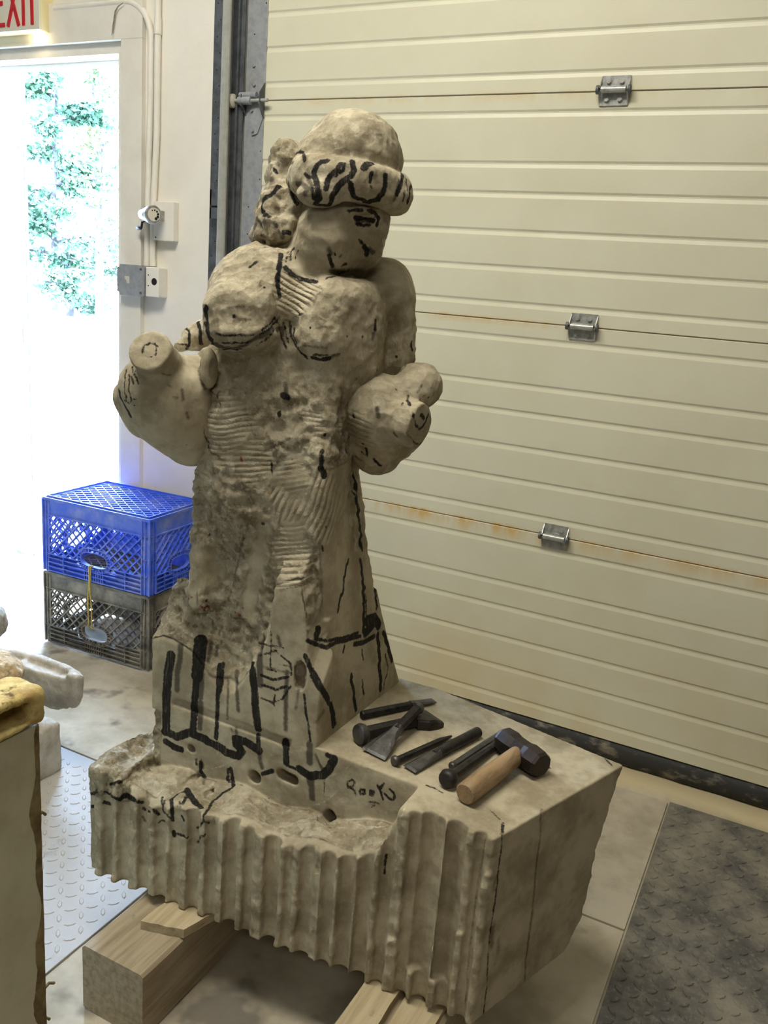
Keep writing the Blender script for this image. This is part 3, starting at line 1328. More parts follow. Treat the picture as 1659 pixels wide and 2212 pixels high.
MB().tube([(-.048, -.022, -.004), (.0, -.022, -.004)], .0125, 14).tube([(-.045, -.022, .012), (.02, -.022, .012)], .009, 12).build('bracket_sleeve', M['galv'], rb, smooth=True, angle=40)
MB().tube([(-.075, -.022, -.004), (.062, -.022, -.004)], .0055, 10).build('roller_stem', M['track'], rb, smooth=True, angle=40)
MB().tube([(-.082, -.022, -.004), (-.078, -.022, -.004), (-.068, -.022, -.004), (-.064, -.022, -.004)], .02, 20, True, [.012, .021, .021, .014]).build('roller', M['white_plastic'], rb, smooth=True, angle=40)
for x, z in ((-.004, .1), (-.006, .052), (.0, .045), (-.006, -.03), (.0, -.09)):
    MB().tube([(x, -.008, z), (x, -.013, z)], .0055, 6).build('bolt', M['steel'], rb)
# little screws along the stile
s = MB()
for z in np.arange(.2, 2.3, .085):
    s.tube([(-1.735 + .02 * ((int(z * 100) % 3) - 1), -.003, z), (-1.735 + .02 * ((int(z * 100) % 3) - 1), -.0046, z)], .0022, 6)
o = s.build('stile_screws', M['dark'], d2)
o['kind'] = 'stuff'

# ------------------------------------------------------------------ vertical track of the overhead door
tr = thing('door_track', 'galvanised vertical track standing at the left edge of the overhead door', 'track', (0, 0, 0))
b = MB()
b.box((-1.913, -.004, .0), (-1.866, 0, 3.05))
b.build('wall_angle', M['galv_dark'], tr)
MB().box((-1.869, -.014, 0), (-1.866, -.004, 3.05)).build('angle_flange', M['galv'], tr)
h = MB()
for i in range(60):
    z = .15 + i * .048
    h.tube([(-1.899 + (.012 if i % 2 else 0), -.0038, z), (-1.899 + (.012 if i % 2 else 0), -.0052, z)], .0022, 6)
o = h.build('punched_holes', M['dark'], tr)
o['kind'] = 'stuff'
# J-shaped rail in plan
prof = [(x_ + .026, y_) for x_, y_ in ((-1.862, -.010), (-1.862, -.062), (-1.852, -.070), (-1.838, -.070), (-1.832, -.062), (-1.832, -.055), (-1.835, -.055), (-1.837, -.064),
        (-1.851, -.066), (-1.858, -.060), (-1.858, -.010))]
MB().sections([[Vector((x, y, .02)) for x, y in prof], [Vector((x, y, 3.05)) for x, y in prof]]).build('rail', M['track'], tr)
MB().box((-1.834, -.012, .02), (-1.785, -.008, 3.05)).build('rail_web', M['galv_dark'], tr)
MB().box((-1.806, -.022, .02), (-1.80, -.008, 3.05)).build('rail_lip', M['galv_dark'], tr)
cz = 1.555
MB().box((-1.872, -.056, cz - .04), (-1.835, -.050, cz - .006)).box((-1.872, -.056, cz + .0), (-1.835, -.050, cz + .05)).box((-1.878, -.030, cz - .04), (-1.872, -.002, cz + .05)).box((-1.872, -.056, cz - .04), (-1.866, -.024, cz + .05)).build('track_clip', M['galv_dark'], tr)
for i in range(3):
    MB().box((-1.868, -.04, .9 + .7 * i), (-1.835, -.004, .93 + .7 * i)).build('jamb_bracket', M['galv_dark'], tr)

# ------------------------------------------------------------------ exit sign
es = thing('exit_sign', 'white exit sign with red capitals hung above the open doorway', 'sign', (0, 0, 0))
sx1 = -2.622
MB().box((sx1 - .33, -.058, 2.112), (sx1, 0, 2.33), None, .004).build('housing', simple('sign_housing_lit_yellow', lin(232, 214, 160), None, 1, .5), es)  # yellow of the sign's lit side is put into the housing colour
MB().box((sx1 - .328, -.063, 2.114), (sx1 - .001, -.0575, 2.328), None, .002).build('sign_face', simple('sign_face_white', lin(224, 218, 198), None, 1, .5), es)
red = simple('sign_red', lin(190, 30, 36), None, 1, .45)


def bar2(mb, a, c, t):
    d = Vector((c[0] - a[0], 0, c[1] - a[1])).normalized()
    n = Vector((-d.z, 0, d.x)) * t / 2
    yy_ = -.066 - .0002 * (len(mb.v) // 8)
    A, B = Vector((a[0], yy_, a[1])), Vector((c[0], yy_, c[1]))
    o = Vector((0, .004, 0))
    mb.sections([[A - n, A + n, A + n + o, A - n + o], [B - n, B + n, B + n + o, B - n + o]])


zb, zt = 2.129, 2.281
t = .0135
e = MB()
bar2(e, (-2.840, zb), (-2.840, zt), t)
for z, q in ((zb + t / 2, .052), (zt - t / 2, .052), ((zb + zt) / 2, .044)):
    bar2(e, (-2.844, z), (-2.844 + q, z), t)
e.build('letter', red, es)
e = MB()
bar2(e, (-2.776, zb), (-2.722, zt), t)
bar2(e, (-2.722, zb), (-2.776, zt), t)
e.build('letter', red, es)
e = MB()
bar2(e, (-2.698, zb), (-2.698, zt), t)
e.build('letter', red, es)
e = MB()
bar2(e, (-2.656, zb), (-2.656, zt), t)
bar2(e, (-2.684, zt - t / 2), (-2.629, zt - t / 2), t)
bar2(e, (-2.6305, zt), (-2.6305, zt - .032), .005)
e.build('letter', red, es)
# the sign's lamp, set just below the closed housing
sl = bpy.data.lights.new('sign_lamp', 'POINT')
sl.energy = .35
sl.color = (1, .8, .5)
sl.shadow_soft_size = .02
slo = bpy.data.objects.new('sign_lamp', sl)
COL.objects.link(slo)
slo.location = (sx1 - .05, -.03, 2.098)

# ------------------------------------------------------------------ conduits, boxes, sharpener
cx1, cx2, cy = -2.164, -2.136, -.014
c1 = thing('conduit', 'painted conduit bending left above the doorway towards the exit sign', 'conduit', (0, 0, 0), 0, 'painted conduits beside the doorway')
pts = [(cx1 - .010, cy, 1.350), (cx1 - .008, cy, 1.6), (cx1, cy, 1.9), (cx1, cy, 2.075)]
R_ = .115
for i in range(1, 9):
    a = PI / 2 * i / 8
    pts.append((cx1 - R_ + R_ * math.cos(a), cy, 2.075 + R_ * math.sin(a)))
pts += [(-2.45, cy, 2.19), (-2.60, cy, 2.19)]
MB().tube(pts, .0108, 14).build('pipe', M['trim'], c1, smooth=True, angle=50)
MB().tube([(cx1 - .010, cy, 1.3495), (cx1 - .010, cy, 1.372)], .0120, 12).build('fitting', M['trim'], c1, smooth=True, angle=50)
c2 = thing('conduit', 'straight painted conduit running up beside the bent one to the ceiling', 'conduit', (0, 0, 0), 0, 'painted conduits beside the doorway')
MB().tube([(cx2 - .013, cy, 1.3515), (cx2 - .013, cy, 1.42), (cx2 - .012, cy, 1.56), (cx2 - .006, cy, 1.66), (cx2, cy, 1.78), (cx2, cy, 3.44)], .0108, 14).build('pipe', M['trim'], c2, smooth=True, angle=50)
MB().tube([(cx2, cy, 2.085), (cx2, cy, 2.135)], .0128, 12).build('coupling', M['trim'], c2, smooth=True, angle=50)
MB().tube([(cx2 - .013, cy, 1.3495), (cx2 - .013, cy, 1.372)], .0120, 12).build('fitting', M['trim'], c2, smooth=True, angle=50)

sb = thing('switch_box', 'square steel junction box with an ivory toggle switch beside the doorway', 'switch', (0, 0, 0))
MB().box((-2.272, -.048, 1.247), (-2.155, -.021, 1.345), None, .004).build('box_body', M['galv'], sb)
cov = []
x0, x1, z0, z1, q = -2.276, -2.153, 1.243, 1.349, .013
for (cx, cz_, pts_) in (((x0), z0, [(q, 0), (q * .8, q * .8), (0, q)]),):
    pass
cov = [(x0 + q, z0), (x1 - q * .4, z0), (x1, z0 + q * .4), (x1, z1 - q * .4), (x1 - q * .4, z1), (x0 + q, z1), (x0 + q * .9, z1 - q * .7), (x0, z1 - q), (x0, z0 + q), (x0 + q * .9, z0 + q * .7)]
MB().sections([[Vector((x, -.048, z)) for x, z in cov], [Vector((x, -.053, z)) for x, z in cov]]).build('cover_plate', M['galv'], sb)
MB().box((-2.229, -.056, 1.285), (-2.219, -.053, 1.309)).sections(
    [[Vector((-2.228, -.055, 1.292)), Vector((-2.220, -.055, 1.292)), Vector((-2.220, -.055, 1.300)), Vector((-2.228, -.055, 1.300))],
     [Vector((-2.228, -.066, 1.302)), Vector((-2.221, -.066, 1.302)), Vector((-2.221, -.066, 1.309)), Vector((-2.228, -.066, 1.309))]]).build('toggle', M['white_plastic'], sb)
for z in (1.336, 1.256):
    MB().tube([(-2.166, -.053, z), (-2.166, -.056, z)], .004, 8).build('screw', M['galv_dark'], sb)
ob = thing('outlet_box', 'small white utility box with one round dark opening right of the switch', 'electrical box', (0, 0, 0))
MB().box((-2.151, -.046, 1.246), (-2.092, 0, 1.347), None, .004).build('box_body', M['trim'], ob)
MB().tube([(-2.112, -.0462, 1.298), (-2.112, -.0470, 1.298)], .012, 20).build('opening', M['dark'], ob)
for z in (1.319, 1.283):
    MB().tube([(-2.138, -.046, z), (-2.138, -.0475, z)], .0022, 8).build('screw', M['dark'], ob)

ps = thing('pencil_sharpener', 'chrome crank pencil sharpener screwed to a white board on the wall', 'pencil sharpener', (0, 0, 0))
MB().box((-2.135, -.027, 1.437), (-2.046, 0, 1.565), None, .002).build('mounting_board', M['trim'], ps)
MB().tube([(-2.124, -.027, 1.447), (-2.124, -.0285, 1.447)], .0026, 8).build('screw_hole', M['dark'], ps)
pc = Vector((-2.118, -.066, 1.517))
ax = Vector((1, -.42, 0)).normalized()
MB().tube([pc - ax * .046, pc - ax * .040, pc - ax * .026, pc + ax * .014], .03, 24, True, [.012, .022, .0285, .0285]).build('receptacle', M['chrome'], ps, smooth=True, angle=30)
MB().tube([pc + ax * .014, pc + ax * .030, pc + ax * .034], .03, 24, True, [.031, .031, .028]).build('dial_housing', M['steel'], ps, smooth=True, angle=30)
MB().tube([pc + ax * .034, pc + ax * .0355], .022, 24).build('dial', M['white_plastic'], ps)
sd = ax.cross(Vector((0, 0, 1))).normalized()
h = MB()
for k in range(6):
    a = PI * .35 + k * .62
    p = pc + ax * .0352 + sd * (.0145 * math.cos(a)) + Vector((0, 0, .0145 * math.sin(a)))
    h.tube([p, p + ax * .001], .0022 + .0006 * k, 10)
h.build('pencil_hole', M['dark'], ps)
MB().box((-2.128, -.045, 1.500), (-2.085, -.026, 1.534), None, .003).build('bracket', M['steel'], ps)
p0 = pc - ax * .050
MB().tube([p0 + ax * .008, p0], .007, 12).bar(p0, p0 + Vector((-.004, -.004, -.043)), .008, .004, ax).build('crank_arm', M['black_plastic'], ps)
p1 = p0 + Vector((-.004, -.004, -.043))
MB().tube([p1, p1 - ax * .006, p1 - ax * .026, p1 - ax * .03], .007, 12, True, [.004, .0065, .0075, .005]).build('crank_knob', M['black_plastic'], ps, smooth=True, angle=50)

# a curl of old wire tied under the conduit
wz = onY(272, 10, -.026)
MB().tube([onY(*q, -.03) for q in ((266, 6), (255, 14), (249, 25), (247, 40), (244, 58), (243, 72), (241, 76))], .0028, 8, True,
          [.001, .002, .0026, .003, .0026, .0024, .001]).build('wire', simple('grey_wire', lin(150, 142, 124), lin(110, 102, 86), 90, .7))
tag(bpy.data.objects['wire'], 'short grey twist of wire hanging from the bent conduit', 'wire')

# ------------------------------------------------------------------ floor plates
def lugs(x0, x1, y0, y1, parent, hh, step=.031):
    b = MB()
    i = 0
    x = x0
    nx = int((x1 - x0) / step)
    ny = int((y1 - y0) / step)
    for i in range(nx):
        for j in range(ny):
            cx, cy_ = x0 + (i + .5) * step, y0 + (j + .5) * step
            a = PI / 4 if (i + j) % 2 else -PI / 4
            a += rng.uniform(-.04, .04)
            ca, sa = math.cos(a), math.sin(a)
            L, W_, H_ = .0135, .0046, hh
            o = [(-L, 0), (-L * .45, -W_), (L * .45, -W_), (L, 0), (L * .45, W_), (-L * .45, W_)]
            bot = [Vector((cx + u * ca - v * sa, cy_ + u * sa + v * ca, .0058)) for u, v in o]
            top = [Vector((cx + (u * ca - v * sa) * .72, cy_ + (u * sa + v * ca) * .72, .006 + H_)) for u, v in o]
            n = len(b.v)
            b.v += [tuple(p) for p in bot + top]
            b.f += [(n + k, n + (k + 1) % 6, n + 6 + (k + 1) % 6, n + 6 + k) for k in range(6)] + [tuple(n + 6 + k for k in range(6))]
    o = b.build('tread_lugs', parent.data.materials[0], parent)
    o['kind'] = 'stuff'
    return o


def plate(name, lo, hi, mat):
    return MB().box((lo[0], lo[1], .0), (hi[0], hi[1], .006), None, .0015).build(name, mat, floor)


pl = plate('tread_plate', (-2.33, -2.35), (-1.118, -.848), M['plate_dusty'])
lugs(-2.0, -1.12, -1.75, -.88, pl, .0014)
pr = plate('tread_plate', (-.155, -1.62), (1.1, -.118), M['plate_worn'])
lugs(-.15, .80, -1.40, -.122, pr, .0026)
plate('smooth_plate', (-1.112, -2.35), (-.160, -.712), M['floor'])
plate('smooth_plate', (-1.112, -.706), (-.160, -.125), M['floor'])
plate('smooth_plate', (-2.33, -.842), (-1.118, -.46), M['floor'])
# low concrete lip under the big door, with swept dust
b = MB()
secs = []
for i in range(60):
    x = -1.85 + i * .06
    k = .008 * math.sin(x * 9) + .006 * math.sin(x * 23 + 1)
    secs.append([Vector((x, -.115 + k, .0)), Vector((x, -.085 + k, .010)), Vector((x, -.055, .012)), Vector((x, -.02, .004)), Vector((x, .03, .003)), Vector((x, .03, 0))])
b.sections(secs)
o = b.build('dust_ridge', M['floor'], floor, smooth=True, angle=50)
o['kind'] = 'stuff'
# ------------------------------------------------------------------ the carving: block and figure are one stone
sc = thing('stone_carving', 'unfinished limestone woman with two vessels marked in black, standing on its fluted block', 'statue', (-.75, -1.07, .165))
SCL = np.array([-.75, -1.07, .165])

# ---- block
FLX, FLY = -1.13, -1.342          # front left, bottom plan
FRX, FRY = -.318, -1.283          # front right
BRX, BRY = -.190, -.935
BLX, BLY = -1.10, -.87
ZB, ZT = .165, .52
gb = Grid((-1.24, -1.42, .15), (-.15, -.80, .54), .0030)
poly = [(FLX, FLY), (FRX, FRY), (BRX, BRY), (-.60, -.852), (BLX, BLY)]


def poly_sd(X, Y, poly, k=.0):
    """distance to a convex outline, counter-clockwise"""
    d = None
    n = len(poly)
    for i in range(n):
        ax_, ay = poly[i]
        bx, by = poly[(i + 1) % n]
        ex, ey = bx - ax_, by - ay
        L = math.hypot(ex, ey)
        q = (X - ax_) * (ey / L) - (Y - ay) * (ex / L)
        if d is None:
            d = q
        elif k > 0:
            h_ = np.clip(k - np.abs(d - q), 0, None) / k
            d = np.maximum(d, q) + h_ * h_ * k * .25
        else:
            d = np.maximum(d, q)
    return d


X = gb.ax[0][:, None, None]
Y = gb.ax[1][None, :, None]
Z = gb.ax[2][None, None, :]
pd = poly_sd(X, Y, poly, .004)
gb.F[:] = np.maximum(pd, np.maximum(Z - ZT, ZB - Z))
# broken back edge at the sawn end (irregular, leaning in towards the bottom)
lean = np.interp(gb.ax[2], [ZB, .22, .30, .36, .42, .47, .52], [.105, .062, .052, .050, .030, .018, .0])[None, None, :]
cut = ((X - BRX) * .30 + (Y - BRY) * .954) + lean - .002 * np.sin(Z * 150) - .0
gb.F[:] = np.maximum(gb.F, np.where(X > -.62, cut, -1) - np.clip((-.30 - X), 0, 1) * .55)
# cut away in front of the figure
def front(x):
    return np.interp(x, [-1.06, -.69, -.48], [-1.236, -1.207, -1.213])


def ledge(x):
    return np.interp(x, [-1.3, -1.1, -1.04, -.98, -.93, -.86, -.80, -.74, -.66, -.58, -.52, -.49, -.46], [.385, .375, .385, .382, .385, .392, .394, .386, .392, .408, .425, .436, .46])


xr = np.arange(gb.n[0])
fx = front(gb.ax[0])[:, None, None]
lz = ledge(gb.ax[0])[:, None, None]
slope = lz - (fx - Y) * .10 + .010 * np.sin(X * 31) * np.sin(Y * 40 + X * 12)
right = (X + .485) * .80 - (Y + 1.213) * .0 + (Z - .5) * -.28
cutv = np.maximum(np.maximum(Y - fx, slope - Z), right)
cutv = np.where(X < -1.045, np.maximum(np.maximum(-10, slope + .022 - Z + .012 * np.sin(X * 60 + Y * 25)), right), cutv)
gb.F[:] = np.maximum(gb.F, -cutv)
gb.F[:] = np.maximum(gb.F, np.where(Z > .5195, .002, -1))
# rounded left end
gb.F[:] = np.maximum(gb.F, (np.sqrt(np.maximum(-(X + 1.05), 0) ** 2 + np.maximum(-(Y + 1.25), 0) ** 2) - .105) * np.where((X < -1.05) & (Y < -1.25), 1, 0) + np.where((X < -1.05) & (Y < -1.25), 0, -1))
# drilled flutes along the front
r7 = random.Random(3)
fl = []
x = FRX - .022
while x > FLX + .01:
    fl.append(x)
    x -= r7.uniform(.031, .046)
for i, x in enumerate(fl):
    yy = FRY + (x - FRX) * (FRY - FLY) / (FRX - FLX)
    r_ = r7.uniform(.0100, .0155)
    lean_ = r7.uniform(-.004, .004)
    top_ = .56 if i > 0 else .56
    dz_ = r7.uniform(.000, .006)
    gb.cyl((x + lean_, yy + dz_ - .002, .10), (x, yy + dz_, top_), r_, .001, .002, 'sub')
    gb.box((x + r_ + .006, yy - .004, r7.uniform(.2, .5)), np.eye(3), (.006, .004 + r7.uniform(.001, .007), r7.uniform(.05, .13)), .002, .004, 'sub')
# corner arris beside the sawn end is spalled a little lower
gb.box((FRX - .006, FRY - .004, .47), np.eye(3), (.016, .012, .012), .005, .01, 'sub')
# drilled holes in the ledge
hdir = np.array([.15, 1.0, -.25])
hdir /= np.linalg.norm(hdir)
for px, py, r_, dep in ((411, 1617, .0085, .05), (548, 1678, .0135, .05), (712, 1765, .0145, .06), (418, 1681, .0075, .03), (451, 1712, .0055, .03)):
    p = gb.hit(px, py)
    if p is not None:
        gb.cyl(p - hdir * .03, p + hdir * dep, r_, .001, .0, 'sub')
p = gb.hit(620, 1679)
if p is not None:
    for q in (-.012, -.004, .004, .012):
        gb.cyl(p - hdir * .03 + np.array([q, 0, -q * .1]), p + hdir * .035 + np.array([q, 0, -q * .1]), .0105, .001, .002, 'sub')
for px, py in ((930, 1762), (985, 1780), (958, 1790)):
    p = onZ(px, py, ZT)
    gb.cyl(p + np.array([0, 0, .03]), p - np.array([0, 0, .3]), .0135, .001, .003, 'sub')

# ---- figure
gf = Grid((-1.22, -1.40, .470), (-.56, -.78, 1.665), .0031)
Xf = gf.ax[0][:, None]
Yf = gf.ax[1][None, :]
# plan outlines at rising heights: front left, front right, back right, back left
def br(px, py, xx):
    p = onX(px, py, xx)
    return p[2], p[0], p[1]


rows = []
for px, py, xx in ((868, 1478, -.683), (845, 1392, -.690), (830, 1330, -.700), (815, 1260, -.714), (803, 1180, -.730), (793, 1100, -.742), (784, 1020, -.750), (790, 900, -.742), (800, 760, -.735), (800, 640, -.735)):
    rows.append(br(px, py, xx))
rz_ = [q[0] for q in rows]
zs = gf.ax[2]
tab = {
    'FLx': ([.4, .62, .68, .74, .85, .95, 1.02, 1.12, 1.22, 1.30], [-1.050, -1.045, -1.026, -1.014, -1.004, -.994, -.988, -.966, -.960, -.95]),
    'FLy': ([.4, .60, .66, .80, .95, 1.1, 1.22, 1.30], [-1.215, -1.21, -1.194, -1.195, -1.205, -1.19, -1.19, -1.16]),
    'FRx': ([.4, .55, .70, .80, 1.05, 1.15, 1.3], [-.686, -.690, -.705, -.705, -.706, -.715, -.73]),
    'FRy': ([.4, .6, .66, .80, 1.0, 1.1, 1.30], [-1.190, -1.185, -1.165, -1.172, -1.195, -1.18, -1.15]),
    'BRx': (rz_, [q[1] for q in rows]),
    'BRy': (rz_, [q[2] for q in rows]),
    'BLx': ([.4, .7, 1.0, 1.3], [-1.03, -.99, -.95, -.94]),
    'BLy': ([.4, .62, .8, 1.0, 1.3], [-.87, -.90, -.92, -.93, -.92]),
}
tv = {k: np.interp(zs, *v) for k, v in tab.items()}
ztop = 1.30
for i, z in enumerate(zs):
    if z > ztop + .04 or z < .495:
        continue
    P = [(tv['FLx'][i], tv['FLy'][i]), (tv['FRx'][i], tv['FRy'][i]), (tv['BRx'][i], tv['BRy'][i]), (tv['BLx'][i], tv['BLy'][i])]
    d = poly_sd(Xf, Yf, P, .032 if z > .75 else .012)
    gf.F[:, :, i] = np.maximum(d, max(z - ztop, .50 - z))


def pxs(px, py, d):
    return float((at(px, py, d) - CAM) @ CF) / FPX


def EL(px, py, d, rx, ry, rd, rot=0, k=.02, op='add', g=gf):
    s_ = pxs(px, py, d)
    a = math.radians(rot)
    e1 = RV * math.cos(a) + ZV * math.sin(a)
    e2 = -RV * math.sin(a) + ZV * math.cos(a)
    g.ell(at(px, py, d), (e1, e2, FH), (rx * s_, ry * s_, rd), k, op)


def CAPS(a, ra, b_, rb, k=.02, op='add', g=gf):
    g.cap(at(*a), at(*b_), ra * pxs(*a), rb * pxs(*b_), k, op)


# sawn front face left standing below the carved part, with a ragged upper edge
gx = gf.ax[0][:, None, None]
gy = gf.ax[1][None, :, None]
gz = gf.ax[2][None, None, :]
ex = np.interp(gf.ax[0], [-1.06, -1.03, -1.0, -.965, -.94, -.915, -.89, -.865, -.845, -.825, -.80, -.79, -.74, -.725, -.71, -.69],
               [.640, .652, .650, .640, .618, .592, .575, .580, .612, .650, .70, .805, .830, .76, .66, .63])[:, None, None]
fyy = front(gf.ax[0])[:, None, None]
slab = np.maximum(np.maximum(fyy - gy, gy + 1.165), np.maximum(gx + .688 - .0, -1.052 - gx))
slab = np.maximum(slab, np.maximum(gz - ex - (gy - fyy) * 1.6, .50 - gz))
gf.F[:] = np.minimum(gf.F, slab)
# left rear shoulder of the skirt spreads with it
gf.box((-1.02, -1.05, .53), np.eye(3), (.022, .17, .13), .008, .02)
# horizontal drill groove in that face
for (pa, pb) in (((372, 1516), (628, 1607)),):
    A_ = onY(*pa, -1.233)
    B_ = onY(*pb, -1.209)
    gf.cyl(A_, B_, .0090, .002, .0, 'sub')
    gb.cyl(A_, B_, .0090, .002, .0, 'sub')
# broken corner
EL(652, 1455, -.205, 15, 36, .016, 0, .006, 'sub')

# raised strips left on the skirt
CAPS((440, 1165, -.08), 22, (430, 1295, -.085), 26, .02)
# thighs / belly fullness
EL(545, 900, -.075, 95, 110, .07, 0, .05)
EL(560, 1040, -.07, 100, 110, .06, 0, .05)

# shoulders and chest
EL(548, 640, -.045, 92, 104, .085, 6, .03)
CAPS((575, 565, .0), 44, (505, 650, -.03), 46, .035)
_t = np.array([0, .05, .998])
_f = FH * .85 + np.array([0, .15, 0])
_f /= np.linalg.norm(_f)
_r = np.cross(ZV, -_f)
gf.box(at(530, 680, -.112), (-_r, _f, ZV), (.066, .060, .062), .050, .03)
EL(524, 716, -.122, 64, 32, .060, 3, .02)
EL(700, 688, -.115, 60, 88, .062, -6, .035)
EL(690, 735, -.140, 46, 40, .045, -4, .02)
EL(745, 650, -.095, 62, 56, .055, -20, .035)
EL(765, 740, -.080, 60, 130, .06, 0, .04)
EL(665, 650, -.04, 110, 60, .09, 0, .03)
EL(838, 640, -.005, 58, 70, .075, 8, .025)
CAPS((846, 650, -.015), 49, (850, 775, -.03), 46, .012)
EL(772, 760, -.06, 48, 130, .07, 0, .025)
CAPS((770, 585, .0), 34, (835, 605, .01), 40, .03)
EL(600, 620, -.085, 60, 74, .05, 0, .04)
# neck
CAPS((690, 600, -.06), 62, (715, 500, -.04), 70, .02)
# crease between arm and chest
CAPS((812, 690, -.085), 7, (806, 770, -.085), 9, .012, 'sub')
# valley between the breasts, and under them
CAPS((614, 700, -.19), 7, (628, 750, -.18), 8, .02, 'sub')
EL(458, 775, -.02, 28, 26, .05, 0, .02)
# arm behind the left-hand vessel
CAPS((474, 708, .02), 40, (415, 732, .03), 24, .02)
CAPS((420, 735, .03), 22, (386, 748, .02), 12, .01)

# head
EL(748, 480, -.035, 92, 96, .085, -8, .02)
EL(782, 520, -.060, 44, 52, .05, 10, .02)       # jaw
EL(796, 548, -.070, 24, 24, .035, 0, .015)      # chin
EL(800, 470, -.06, 36, 52, .05, 6, .015)        # cheek side of the face
EL(829, 482, -.075, 9, 26, .018, -8, .008)      # nose
EL(826, 502, -.085, 9, 9, .014, 0, .006)
EL(814, 531, -.085, 12, 7, .016, 0, .006)       # mouth
EL(790, 472, -.130, 15, 7, .012, 4, .006, 'sub')  # eye hollow
EL(788, 474, -.118, 11, 6, .012, 4, .004)
EL(775, 455, -.115, 30, 8, .02, 6, .008)
EL(700, 520, -.10, 60, 70, .05, 0, .03)         # neck muscle below the ear

EL(762, 594, -.115, 52, 9, .05, -4, .012, 'sub')
CAPS((640, 560, -.04), 34, (640, 500, -.02), 40, .03)

# hair, headdress: separate solids worked into the head
gh = Grid((-1.03, -1.20, 1.36), (-.62, -.83, 1.66), .0030)
EL(764, 346, -.030, 106, 100, .095, 0, .0, 'add', gh)
EL(700, 360, -.01, 60, 60, .08, 0, .03, 'add', gh)
s_ = pxs(757, 400, -.045)
c_ = at(756, 400, -.045)
a_ = math.radians(-5)
up = ZV * math.cos(a_) + RV * math.sin(-a_)
up = up / np.linalg.norm(up)
e1 = RV - up * (RV @ up)
e1 /= np.linalg.norm(e1)
gh.cyl(c_ - up * 43 * s_, c_ + up * 40 * s_, 134 * s_, .026, .008, 'add', .112, e1)
EL(850, 425, -.075, 40, 36, .05, 0, .012, 'add', gh)
EL(690, 420, -.13, 50, 26, .03, 0, .012, 'add', gh)
gha = Grid((-1.10, -1.16, 1.34), (-.78, -.83, 1.62), .0031)
for px, py, d, rx, ry, rd, rot in ((622, 345, .015, 36, 40, .04, 20), (606, 392, .02, 30, 48, .045, 10), (600, 440, .0, 40, 44, .05, 0), (583, 482, .0, 34, 38, .045, 0),
                                   (606, 500, -.03, 42, 42, .05, 0), (572, 508, .01, 30, 30, .04, 0), (630, 470, -.02, 30, 60, .05, 0), (640, 400, .02, 40, 60, .05, 0)):
    EL(px, py, d, rx, ry, rd, rot, .012, 'add', gha)

# vessels
gv1 = Grid((-1.31, -1.36, .95), (-.93, -1.02, 1.28), .0030)
EL(352, 838, -.055, 92, 80, .095, 0, .0, 'add', gv1)
EL(375, 890, -.045, 92, 84, .095, -30, .04, 'add', gv1)
EL(425, 940, -.02, 56, 66, .08, -20, .04, 'add', gv1)
EL(435, 850, -.03, 44, 80, .08, 0, .03, 'add', gv1)
A_ = at(322, 757, -.155)
B_ = at(372, 815, -.055)
gv1.cyl(A_, B_, 47 * pxs(322, 757, -.155), .003, .008)
EL(258, 862, -.06, 12, 26, .03, 14, .012, 'add', gv1)
EL(281, 905, -.06, 12, 40, .03, 28, .012, 'add', gv1)
EL(452, 795, -.105, 19, 44, .022, 4, .006, 'add', gv1)
gv2 = Grid((-.95, -1.26, .93), (-.56, -.90, 1.26), .0030)
EL(822, 892, -.095, 86, 84, .085, -20, .0, 'add', gv2)
EL(842, 930, -.075, 78, 66, .075, 30, .03, 'add', gv2)
EL(822, 985, -.07, 36, 34, .05, -20, .02, 'add', gv2)
EL(800, 975, -.06, 44, 40, .05, 0, .03, 'add', gv2)
EL(765, 900, -.055, 46, 80, .06, 0, .03, 'add', gv2)
EL(904, 832, -.080, 50, 50, .058, -40, .012, 'add', gv2)
EL(890, 846, -.100, 44, 54, .052, -40, .015, 'add', gv2)
A_ = at(908, 921, -.172)
dirn = (RV * .80 - FH * .55 - ZV * .10)
dirn /= np.linalg.norm(dirn)
gv2.cyl(A_ - dirn * .09, A_, 51 * pxs(908, 915, -.17), .003, .006)

strokes = stroke_points([gb, gf, gh, gha, gv1, gv2])


def roughness(V):
    """0 sawn or rubbed smooth, 1 punched and broken"""
    r = np.full(len(V), .30)
    return r


